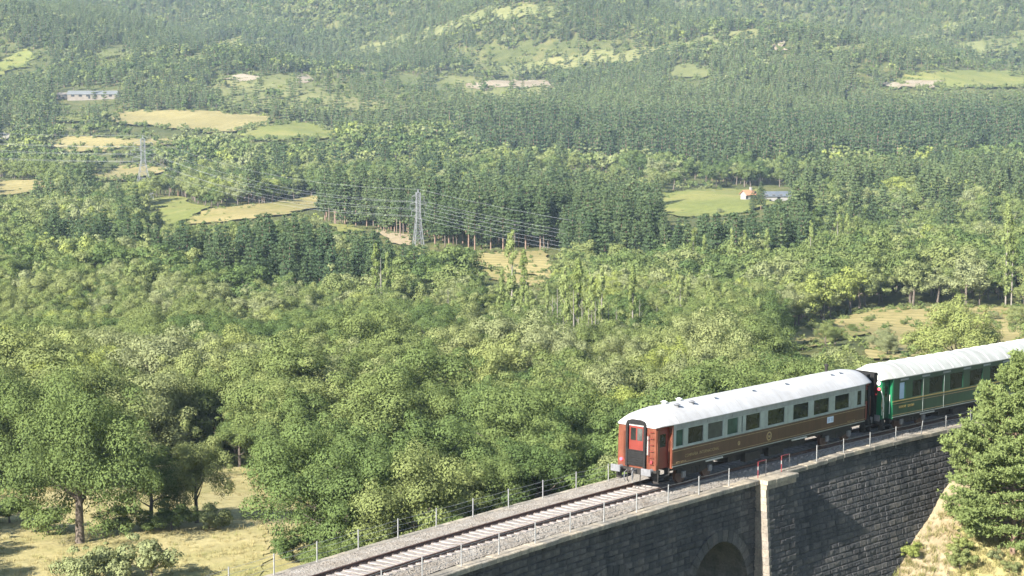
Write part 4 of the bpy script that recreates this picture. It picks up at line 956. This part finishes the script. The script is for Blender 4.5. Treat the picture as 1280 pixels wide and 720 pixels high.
green_w = [(31.15, 31.80), (32.62, 33.78), (34.55, 36.25), (37.0, 38.6), (39.4, 41.0), (41.9, 43.4), (44.3, 45.9), (46.8, 48.2), (49.1, 50.0)]
green = coach('railway_coach', 'dark green railway coach with yellow lining and cream roof behind the tall pine', GS, 20.3, .92, 1.93, 3.38, 4.10, [(a-GS, b-GS) for a, b in green_w], 'green', 'green', 'green', 'brightgreen', 'roof_cream', 'gold', .95, .95,
              ['blue_reflect_print', 'glass', 'glass', 'glass', 'glass', 'glass', 'glass', 'glass', 'glass'])
text_part('COCHE   SALON', .22, 'gold', green, .75, 1.45, -1.445)
for q in (33.86-GS, 36.3-GS): MB().box(q-.02, q+.02, -1.447, -1.436, .95, 3.05).build('panel_strip', MT['palegreen'], green)
m = MB(); m.tube([(-1.0, -1.05, 3.15), (-1.05, -1.05, 3.15)], .13, 14); m.build('white_lamp', MT['whitelamp'], green)
for yy, zz in ((-1.08, 2.80), (-.85, 2.45)): MB().tube([(-1.0, yy, zz), (-1.07, yy, zz)], .085 if yy < -1 else .05, 14).build('tail_lamp', MT['redlamp'], green)
MB().tube([(-.85, -1.34, 1.0), (-.85, -1.34, 1.9), (-.95, -1.34, 2.3), (-1.05, -1.25, 2.7)], .03, 5).build('handrail', MT['alu'], green)
MB().tube([(-.95, -1.30, 2.25), (-1.1, -1.34, 1.8), (-.9, -1.36, 1.4)], .022, 5).build('jumper_cable', MT['dullgold'], green)

# ------------------------------------------------------------------ foreground pine, bushes and oaks placed by hand
def near_pine(seed, h, cr, ntuft):
    rng = np.random.default_rng(seed); tv = []; tfc = []; lv = []; mb = MB(); cs = []; ds = []
    mb.tube([(0, 0, -1), (0, 0, .5), (.1, .05, h*.5), (0, .1, h*.97)], [.24, .19, .12, .03], 8, cap=False)
    for k in range(30):
        t = min(1, max(0, (k+rng.uniform(-.5, .5))/29)); z = h*(.07+.90*t); prof = (1-t**1.9)*min(1, .80+.7*t)
        for j in range(7 if t < .75 else 5):
            a = 2*math.pi*(j+rng.random()*.8)/7+k*1.1 if t < .75 else 2*math.pi*(j+rng.random()*.6)/5+k; L = cr*max(.10, prof)*rng.uniform(.72, 1.13); up = .06+.75*t
            tip = np.array([math.cos(a)*L, math.sin(a)*L, L*up*.75+.12*L]); b0 = np.array([0, 0, min(h*.97, max(.5, z+rng.normal(0, .28)))])
            mb.tube([b0, b0+tip*.5+np.array([0, 0, -.05*L]), b0+tip], [.045*(1-.5*t), .03*(1-.5*t), .008], 4, cap=False)
            m_ = int(ntuft*L/cr*.05)+20
            q = np.sqrt(rng.uniform(.12, 1.08, m_)); side = rng.normal(0, .16, (m_, 1))*L*np.array([[-math.sin(a), math.cos(a), 0]])*(1.2-q[:, None]*.6)
            cs.append(b0+tip*q[:, None]+side+rng.normal(0, .11, (m_, 3))+np.array([0, 0, .06])); dd = np.tile(tip/L, (m_, 1))*.7+side*1.0/L+np.array([0, 0, .75])+rng.normal(0, .3, (m_, 3)); ds.append(dd)
    c = np.concatenate(cs); d = np.concatenate(ds); d /= np.linalg.norm(d, axis=1)[:, None]; n = len(c); nbl = 9
    c = np.repeat(c, nbl, 0); d = np.repeat(d, nbl, 0); dirs = d*.75+rand_dir(n*nbl, rng)*.9; dirs /= np.linalg.norm(dirs, axis=1)[:, None]
    ln = rng.uniform(.13, .26, n*nbl)[:, None]; sd_ = np.cross(dirs, rand_dir(n*nbl, rng)); sd_ /= np.linalg.norm(sd_, axis=1)[:, None]; wdt = .024
    v = np.stack([c-sd_*wdt, c+dirs*ln*.5+sd_*wdt*1.4, c+dirs*ln, c+dirs*ln*.5-sd_*wdt*1.4], 1).reshape(-1, 3)
    l_ = np.clip(np.repeat(rng.normal(.5, .17, n), nbl)+rng.normal(0, .1, n*nbl), 0, 1)
    return np_mesh('big_pine_crown', v, np.arange(n*nbl*4).reshape(-1, 4), [MT['big_pine']], attr=l_), mb.mesh('big_pine_trunk', MT['pine_bark'], True)
bp = near_pine(77, 12.4, 4.5, 2700)
def put(px, py): g = ground_at(px, py); return g
g = put(1266, 692); tp = tree('pine_tree', 'pine tree', bp, (g[0], g[1], g[2]-.1), (1, 1, 1), .4, .45)
tag(tp, 'tall bushy light green pine in front of the green coach, growing on the embankment', 'pine tree')
ob = [two_meshes('clearing_oak', *broadleaf(900+k, 44000, .15, 74, cr=4.5, squash=1.0, zc=4.3, low=-.85, limbs=9, trunk_r=.34), MT['oak'], MT['bark']) for k in range(2)]
def hand(name, cat, pair, px, py, sc, rot, tone, label, group=None):
    g = ground_at(px, py); o = tree(name, cat, pair, (g[0], g[1], g[2]-.05), sc if hasattr(sc, '__len__') else (sc,)*3, rot, tone); tag(o, label, cat, group); return o
hand('oak_tree', 'tree', ob[0], 100, 680, (1.15, 1.15, 1.42), .3, .16, 'large oak standing alone on the dry grass clearing with a dark forked trunk')
hand('oak_tree', 'tree', ob[1], 30, 610, (1.25, 1.25, 1.3), 1.3, .22, 'dark oak behind the lone clearing oak, at the left edge of the photo')
hand('oak_tree', 'tree', NEAR_OAK[1], 188, 656, (.85, .85, .85), 2.0, .12, 'dark dense little oak right of the lone clearing oak')
hand('oak_tree', 'tree', NEAR_OAK[3], 246, 655, (.75, .75, 1.12), 4.0, .62, 'grey-green slim oak at the right side of the clearing')
hand('bush', 'bush', NEAR_BUSH[0], 262, 662, (1.0, 1.0, .9), 1.0, .70, 'grey-green bush at the foot of the slim oak in the clearing')
hand('bush', 'bush', NEAR_BUSH[2], 215, 664, (1.2, 1.2, .9), 3.0, .2, 'dark bush between the little oak and the slim oak of the clearing')
hand('bush', 'bush', NEAR_BUSH[0], 60, 668, (1.3, 1.3, 1.0), 4.0, .3, 'low olive bush left of the lone clearing oak trunk')
hand('bush', 'bush', NEAR_BUSH[1], 150, 668, (1.3, 1.3, .9), 5.0, .22, 'dark bush right of the lone clearing oak trunk')
hand('bush', 'bush', NEAR_BUSH[1], 12, 655, (1.2, 1.2, 1.0), 2.2, .15, 'dark bush at the left edge of the dry grass clearing')
for k, (bx_, by, sc_, tn, lab) in enumerate(((105, 735, 1.25, .76, 'pale grey-green bush at the bottom edge, left of two'), (190, 728, 1.35, .78, 'pale grey-green bush at the bottom edge, right of two'), (140, 722, .9, .7, 'small pale bush between the two bottom-edge bushes'))):
    hand('bush', 'bush', NEAR_BUSH[k], bx_, by, sc_, k*1.7, tn, lab)
# plants on the sandy bank beside the abutment wall
for k, (bx_, by, sc_, tn, lab) in enumerate(((1139, 696, .42, .99, 'bright yellow-green small bush against the foot of the stone wall'), (1205, 690, .42, .95, 'yellow-green bush on the bank under the tall pine'), (1200, 712, .55, .6, 'grey-green bush at the bottom of the bank'), (1222, 676, .40, .9, 'light green low bush beneath the tall pine'), (1232, 655, .35, .97, 'small lime-green bush tucked under the pine branches'),
                                           (1213, 650, .30, .98, 'tiny lime-green bush left of the pine trunk'), (1262, 716, .35, .7, 'low bush at the bottom right corner'), (1098, 722, .3, .75, 'tuft-like bush at the bottom of the wall'), (1245, 700, .28, .8, 'small bush between the pine trunk and the bottom edge'))):
    hand('bush', 'bush', NEAR_BUSH[k % 3], bx_, by, sc_, k*1.3, tn, lab)

# grass tufts: too many to count
def tuft(seed, n=16, h=.42):
    rng = np.random.default_rng(seed); a = rng.uniform(0, 6.3, n); b = np.stack([rng.normal(0, .13, n), rng.normal(0, .13, n), np.zeros(n)], 1)
    tip = b+np.stack([np.cos(a)*.22, np.sin(a)*.22, rng.uniform(.5, 1, n)*h/.42*.42], 1); sd_ = np.stack([-np.sin(a), np.cos(a), 0*a], 1)*.018
    v = np.stack([b-sd_, b+sd_, tip+sd_*.2, tip-sd_*.2], 1).reshape(-1, 3); return np_mesh('grass_tuft', v, np.arange(n*4).reshape(-1, 4), [MT['dry']], attr=rng.random(n))
GL = bpy.data.collections.new('grass_library'); 
for k in range(4): GL.objects.link(bpy.data.objects.new('tuft_%d' % k, tuft(k)))
GI = {'tuft_%d' % k: k for k in range(4)}
def grass(name, poly, n, sc, label, tone):
    P_ = np.array(poly); pts = []; rng = np.random.default_rng(len(name)+n)
    while len(pts) < n:
        x = rng.uniform(P_[:, 0].min(), P_[:, 0].max()); y = rng.uniform(P_[:, 1].min(), P_[:, 1].max())
        if inside(P_, np.array([x]), np.array([y]))[0]:
            g = ground_at(x, y, 420); pts.append((g[0], g[1], g[2]+.02))
    n = len(pts); s_ = rng.uniform(.6, 1.3, n)*sc
    scatter(name, pts, ['tuft_%d' % rng.integers(4) for _ in range(n)], rng.uniform(0, 6.3, n), np.stack([s_, s_, s_*rng.uniform(.7, 1.2, n)], 1), np.clip(rng.normal(tone, .25, n), 0, 1), GL, GI, label)
grass('dry_grass', [(-10, 600), (90, 600), (175, 580), (330, 585), (335, 690), (320, 740), (-10, 740)], 1500, .85, 'tufts of dry straw grass on the clearing', .45)
grass('bank_grass', [(1120, 715), (1165, 650), (1205, 620), (1285, 640), (1285, 735), (1080, 735)], 900, .75, 'sparse yellow and green grass on the sandy bank', .7)

# ------------------------------------------------------------------ poplars, dead trees
pop = []
for k, (x, y, sc_) in enumerate([(470, 412, 1.0), (484, 412, .9), (640, 430, 1.2), (654, 434, 1.0), (627, 434, .8), (706, 470, 1.0), (722, 478, 1.05), (738, 472, .9), (752, 462, .95), (790, 452, .9), (846, 348, .8), (866, 372, .95), (880, 374, .9), (914, 376, 1.0), (930, 372, .95), (958, 366, .9), (1004, 352, .8), (1046, 352, 1.05), (1058, 352, 1.0), (1070, 350, .95), (1084, 350, .8), (1257, 382, 1.3), (1264, 382, 1.1), (1012, 366, 1.0), (905, 330, .7), (970, 330, .7)]):
    g = ground_at(x, y); o = tree('poplar_tree', 'poplar', POPLAR[k % 3], tuple(g), (sc_*.9,)*2+(sc_,), k*1.9, (k*.37) % 1)
    where = 'beside the dark pine wood' if x < 500 else 'near the middle of the valley wood' if x < 660 else 'in the pale-trunked group behind the viaduct' if x < 800 else 'standing alone at the right edge' if x > 1200 else 'in the row before the right pine wood'
    pop.append((o, 'slender light green poplar '+where, x))
pr_ = random.Random(9)
for k in range(46):
    x = pr_.uniform(650, 985); y = pr_.uniform(412, 476)+(x < 720)*6; sc_ = pr_.uniform(.42, .72)
    g = ground_at(x, y); o = tree('poplar_tree', 'poplar', POPLAR[k % 3], tuple(g), (sc_*.95,)*2+(sc_,), k*1.9, pr_.uniform(.5, 1))
    pop.append((o, 'young pale poplar '+('behind the brown coach roof' if x > 860 else 'left of the brown coach roof' if x > 760 else 'among the dead trunks of the valley wood')+(', taller' if sc_ > .57 else ', shorter'), x))
sort_labels(pop, 'columnar poplars')
dd = []
for k, (x, y, sc_) in enumerate([(690, 480, .9), (698, 484, 1.0), (716, 488, 1.0), (727, 486, .9), (745, 480, .85), (476, 416, 1.05), (760, 470, .8), (900, 436, .7), (1010, 404, .6), (1030, 402, .6), (880, 440, .7), (1003, 372, .8), (683, 482, .8), (705, 490, .75), (735, 484, .8), (770, 462, .7), (800, 448, .7), (820, 452, .65), (850, 446, .7), (940, 424, .6), (560, 430, .7), (1015, 372, .7)]):
    g = ground_at(x, y); t_ = empty('dead_tree', tuple(g)); t_.scale = (sc_*.95, sc_*.95, sc_*1.3); t_.rotation_euler = (0, 0, k*2.1); t_['category'] = 'dead tree'; link('trunk', DEAD[k % 3], t_)
    dd.append((t_, 'bare pale dead tree '+('in the valley wood above the train' if 800 < x else 'beside the dark pine wood' if x < 500 else 'among the poplars behind the viaduct'), x))
sort_labels(dd, 'bare pale trunks')
tt = []
rt = random.Random(4)
for k, x in enumerate([rt.uniform(398, 526) for _ in range(20)]+[rt.uniform(542, 704) for _ in range(20)]):
    y = np.interp(x, [400, 470, 520, 545, 700], [277, 288, 303, 312, 313])+rt.uniform(-8, 1); g = ground_at(x, y); sc_ = rt.uniform(.72, 1.12)
    o = tree('pine_tree', 'pine tree', TALL_PINE if x < 530 or k % 4 == 0 else SHADED_TALL[k % 2], tuple(g), (sc_,)*3, k*1.7, random.uniform(.05, .5)); tt.append((o, 'tall bare-trunked pine '+('beside the lattice pylon' if x < 540 else 'at the back edge of the tan field'), x))
sort_labels(tt, 'tall bare-trunked pines')
tb = []
for k, (x, y, sc_, tn) in enumerate([(1192, 472, 1.75, .95), (1032, 432, .55, .5), (1044, 430, .5, .35), (1015, 416, .35, .5), (1066, 416, .25, .2), (1102, 440, .6, .8), (1110, 446, .5, .8), (1085, 404, .25, .6), (1130, 408, .22, .4), (1270, 408, .6, .9), (1160, 416, .2, .7), (1216, 404, .3, .8), (1240, 402, .35, .8)]):
    g = ground_at(x, y); o = tree('field_tree', 'tree', NEAR_OAK[k % 5], tuple(g), (sc_*1.15, sc_*1.15, sc_), k*1.1, tn); tb.append((o, ('large rounded yellow-green tree directly behind the green coach roof' if k == 0 else '%s %s tree standing on the pasture behind the train' % ('low' if sc_ < .4 else 'rounded', tone_word(0, tn))), x))
sort_labels(tb, 'trees on the pasture')

# ------------------------------------------------------------------ pylons, wires, buildings
MT['steel'] = mottled('galvanised_lattice', [(.3, (.16, .165, .17)), (.7, (.23, .235, .24))], 2, .5)
MT['conductor'] = mottled('aluminium_conductor', [(.3, (.26, .27, .28)), (.7, (.36, .37, .39))], .5, .45)
def pylon(px, py, h, base, label, face, arm=1.0):
    g = Vector(ground_at(px, py)); root = empty('lattice_pylon', g); tag(root, label, 'pylon', 'pylons of the power line'); root.rotation_euler = (0, 0, face)
    def half(z): return base*(1-z/h*1.25)/2 if z < h*.62 else max(.55, base*(1-.775)/2)
    for sx in (-1, 1):
        for sy in (-1, 1): MB().tube([(sx*half(z), sy*half(z), z) for z in (-1, h*.3, h*.62, h*.95)], .12, 4).build('leg', MT['steel'], root)
    br = MB(); zs = [0, h*.13, h*.25, h*.36, h*.46, h*.55, h*.62, h*.69, h*.76, h*.83, h*.90, h*.95]
    for a, b in zip(zs, zs[1:]):
        for (p, q) in (((-1, -1), (1, -1)), ((1, -1), (1, 1)), ((1, 1), (-1, 1)), ((-1, 1), (-1, -1))):
            br.tube([(p[0]*half(a), p[1]*half(a), a), (q[0]*half(b), q[1]*half(b), b)], .05, 3); br.tube([(q[0]*half(a), q[1]*half(a), a), (p[0]*half(b), p[1]*half(b), b)], .05, 3); br.tube([(p[0]*half(b), p[1]*half(b), b), (q[0]*half(b), q[1]*half(b), b)], .07, 3)
    br.build('bracing', MT['steel'], root); tips = []
    for z, a in ((h*.66, 4.2*arm), (h*.77, 5.0*arm), (h*.88, 3.8*arm)):
        m = MB()
        for sy in (-.5, .5):
            for sx in (-1, 1): m.tube([(sx*.5, sy, z), (sx*a, 0, z+.25)], .06, 3); m.tube([(sx*.5, sy, z+h*.045), (sx*a, 0, z+.25)], .05, 3)
        m.build('cross_arm', MT['steel'], root)
        for sx in (-1, 1): MB().tube([(sx*a, 0, z+.2), (sx*a, 0, z-1.4)], .06, 5).build('insulator', MT['steel'], root); tips.append((sx*a, 0, z-1.4))
    MB().tube([(0, 0, h*.95), (0, 0, h)], [.3, .12], 4).build('peak', MT['steel'], root); tips.append((0, 0, h))
    R_ = Matrix.Translation(g)@Matrix.Rotation(face, 4, 'Z'); return [R_@Vector(t) for t in tips]
FA = YAW-math.pi/2
g1 = ground_at(180, 252); g2 = ground_at(523, 318); u1 = uv_of(g1[0], g1[1])[0]; u2 = uv_of(g2[0], g2[1])[0]
t1 = pylon(180, 252, 83*u1/F_PX, 7.2, 'tall lattice steel pylon among the fields at left', FA+.35)
t2 = pylon(523, 318, 82*u2/F_PX, 3.4, 'slim lattice steel pylon before the tall-trunked pine stand', FA+.35, .5)
e3 = np.array(xy_of(420, 165.0)); z3 = H(e3[0], e3[1]); e0 = np.array(xy_of(1080, -420.0)); z0 = H(e0[0], e0[1])
FAV = Matrix.Rotation(FA+.35, 3, 'Z')
t3 = [Vector((e3[0], e3[1], z3))+FAV@Vector((sx*a, 0, z)) for z, a in ((3, 4), (6, 5), (9, 4)) for sx in (-1, 1)]+[Vector((e3[0], e3[1], z3+12))]
t0 = [Vector((e0[0], e0[1], z0))+FAV@Vector((sx*a, 0, z)) for z, a in ((20, 4), (24, 5), (28, 4)) for sx in (-1, 1)]+[Vector((e0[0], e0[1], z0+32))]
for nm, A, B, sag, rad in (('wires between the two pylons', t1, t2, 5, .022), ('wires running from the slim pylon to the right edge', t2, t3, 7, .02), ('wires running from the left pylon to the left edge', t0, t1, 5, .025)):
    pl = empty('power_line', A[0]); tag(pl, 'thin pale overhead '+nm, 'power line', 'overhead power lines'); inv = Matrix.Translation(-A[0])
    for a, b in zip(A, B):
        m = MB(); m.tube([a+(b-a)*t+Vector((0, 0, -4*sag*t*(1-t))) for t in np.linspace(0, 1, 15)], rad, 4, cap=False); o = m.build('wire', MT['conductor'], pl); o.matrix_parent_inverse = inv
g = Vector(ground_at(375, 404)); up_ = uv_of(g.x, g.y)[0]; h_ = 30*up_/F_PX
pp = empty('power_pole', g); tag(pp, 'small pale metal power pole with a crossbar rising from the woodland', 'power pole'); pp.rotation_euler = (0, 0, FA)
for sx in (-.22, .22): MB().tube([(sx, 0, -1), (sx, 0, h_)], [.09, .07], 5).build('mast', MT['steel'], pp)
m = MB()
for z in np.linspace(.5, h_-.4, 9): m.tube([(-.22, 0, z), (.22, 0, z+.3)], .04, 3)
m.build('bracing', MT['steel'], pp); MB().box(-.9, .9, -.06, .06, h_-.25, h_-.1).build('crossbar', MT['steel'], pp)
for sx in (-.8, 0, .8): MB().tube([(sx, 0, h_-.1), (sx, 0, h_+.25)], .06, 6).build('insulator', MT['steel'], pp)

MT['bluegrey'] = mottled('blue_grey_sheet_roof', [(.3, (.085, .098, .115)), (.7, (.125, .14, .16))], .4, .5)
MT['greyroof'] = mottled('pale_grey_roof', [(.3, (.13, .137, .137)), (.7, (.18, .187, .187))], .3, .6)
MT['tileroof'] = mottled('orange_tile_roof', [(.3, (.30, .13, .07)), (.7, (.44, .22, .13))], 1.5, .9)
MT['render'] = mottled('white_render', [(.3, (.22, .208, .196)), (.7, (.30, .288, .275))], .6, .9)
MT['tanwall'] = mottled('tan_wall', [(.3, (.17, .148, .125)), (.7, (.24, .21, .18))], .6, .9)
MT['windark'] = glass('house_window', (.03, .032, .036), .15)
def building(name, px, py, L, D, hw_, hr, wall, roofm, label, rot, wins, chimney=False, cat='house'):
    g = Vector(ground_at(px, py)); root = empty(name, g); root.rotation_euler = (0, 0, rot); tag(root, label, cat)
    MB().prism([(-D/2, -2), (D/2, -2), (D/2, hw_), (0, hr-.15), (-D/2, hw_)], 0, -L/2, L/2).build('wall', MT[wall], root)
    rf = MB()
    for sg in (-1, 1):
        k = (hr-hw_)/(D/2); rf.prism([(sg*(D/2+.5), hw_-.5*k), (0, hr), (0, hr+.22), (sg*(D/2+.5), hw_-.5*k+.22)], 0, -L/2-.5, L/2+.5)
    r_ = rf.build('roof', MT[roofm], root)
    if chimney: MB().box(L*.2, L*.2+.8, -.5, .4, hr-.6, hr+1.3).build('chimney', MT['render'], r_)
    for wx, wz, ww_, wh_ in wins:
        f = MB(); f.box(wx-.1, wx+ww_+.1, -D/2-.05, -D/2-.003, wz-.12, wz+wh_+.1); w = f.build('window', MT['tanwall'], root); MB().box(wx, wx+ww_, -D/2-.07, -D/2-.052, wz, wz+wh_).build('pane', MT['windark'], w)
    MB().box(-L*.08, -L*.08+1.3, -D/2-.06, -D/2-.004, 0, 2.2).build('door', MT['windark'], root)
    return root
FR = YAW-math.pi/2
building('farmhouse', 935, 251, 4.4, 4.4, 2.8, 4.3, 'render', 'tileroof', 'white farmhouse with an orange tiled roof beside the blue-grey barn', FR+.5, [(-2.6, 1, .9, 1.2), (1.6, 1, .9, 1.2), (1.6, 3, .9, 1)], True)
building('barn', 972, 250, 11, 6, 1.9, 3.4, 'render', 'bluegrey', 'long white-walled barn with a blue-grey roof right of the farmhouse', FR+.12, [(-6+3*k, 1.5, 1.2, .9) for k in range(5)], cat='barn')
building('barn', 117, 123, 33, 12, 3.0, 5.0, 'tanwall', 'greyroof', 'very long farm building with a pale roof at the foot of the far hill', FR+.05, [(-19+5*k, 1.4, 2.2, 1.5) for k in range(8)], cat='barn')
building('shed', 80, 123, 8, 7, 2.6, 3.8, 'tanwall', 'tanwall', 'small tan shed left of the very long farm building', FR+.1, [(-3, 1, 1, 1)], cat='shed')

for k, (x, y, sc_, tn) in enumerate(((951, 262, .72, .3), (941, 264, .6, .35), (900, 268, .4, .8), (1004, 256, .6, .5))):
    g = ground_at(x, y); o = tree('farm_tree', 'tree', MID_PINE[k] if k < 2 else NEAR_OAK[k], tuple(g), (sc_*1.1, sc_*1.1, sc_), k*1.3, tn)
    tag(o, ('dark conifer standing right before the farm buildings', 'smaller dark conifer before the orange-roofed farmhouse', 'low pale bushy tree on the farmhouse meadow', 'rounded tree at the right end of the grey-roofed barn')[k], 'tree', 'trees around the farmhouse')
# ------------------------------------------------------------------ air
hz = MB().box(-1, 1, -1, 1, 0, 1); hm = bpy.data.materials.new('air'); hm.use_nodes = True; nt = hm.node_tree; nt.nodes.remove(nt.nodes['Principled BSDF'])
pvn = nt.nodes.new('ShaderNodeVolumePrincipled'); pvn.inputs['Color'].default_value = (.62, .82, 1.0, 1); pvn.inputs['Density'].default_value = 0.85e-4; pvn.inputs['Anisotropy'].default_value = 0.0
nt.links.new(pvn.outputs[0], nt.nodes['Material Output'].inputs['Volume'])
ho = hz.build('haze', hm); ho['kind'] = 'stuff'; ho['label'] = 'thin pale summer haze over the whole valley'
ho.location = (CAM[0]+CF[0]*3500, CAM[1]+CF[1]*3500, float(gz.min())-1); ho.rotation_euler = (0, 0, YAW); ho.scale = (5600, 8600, float(gz.max())+60-float(gz.min()))
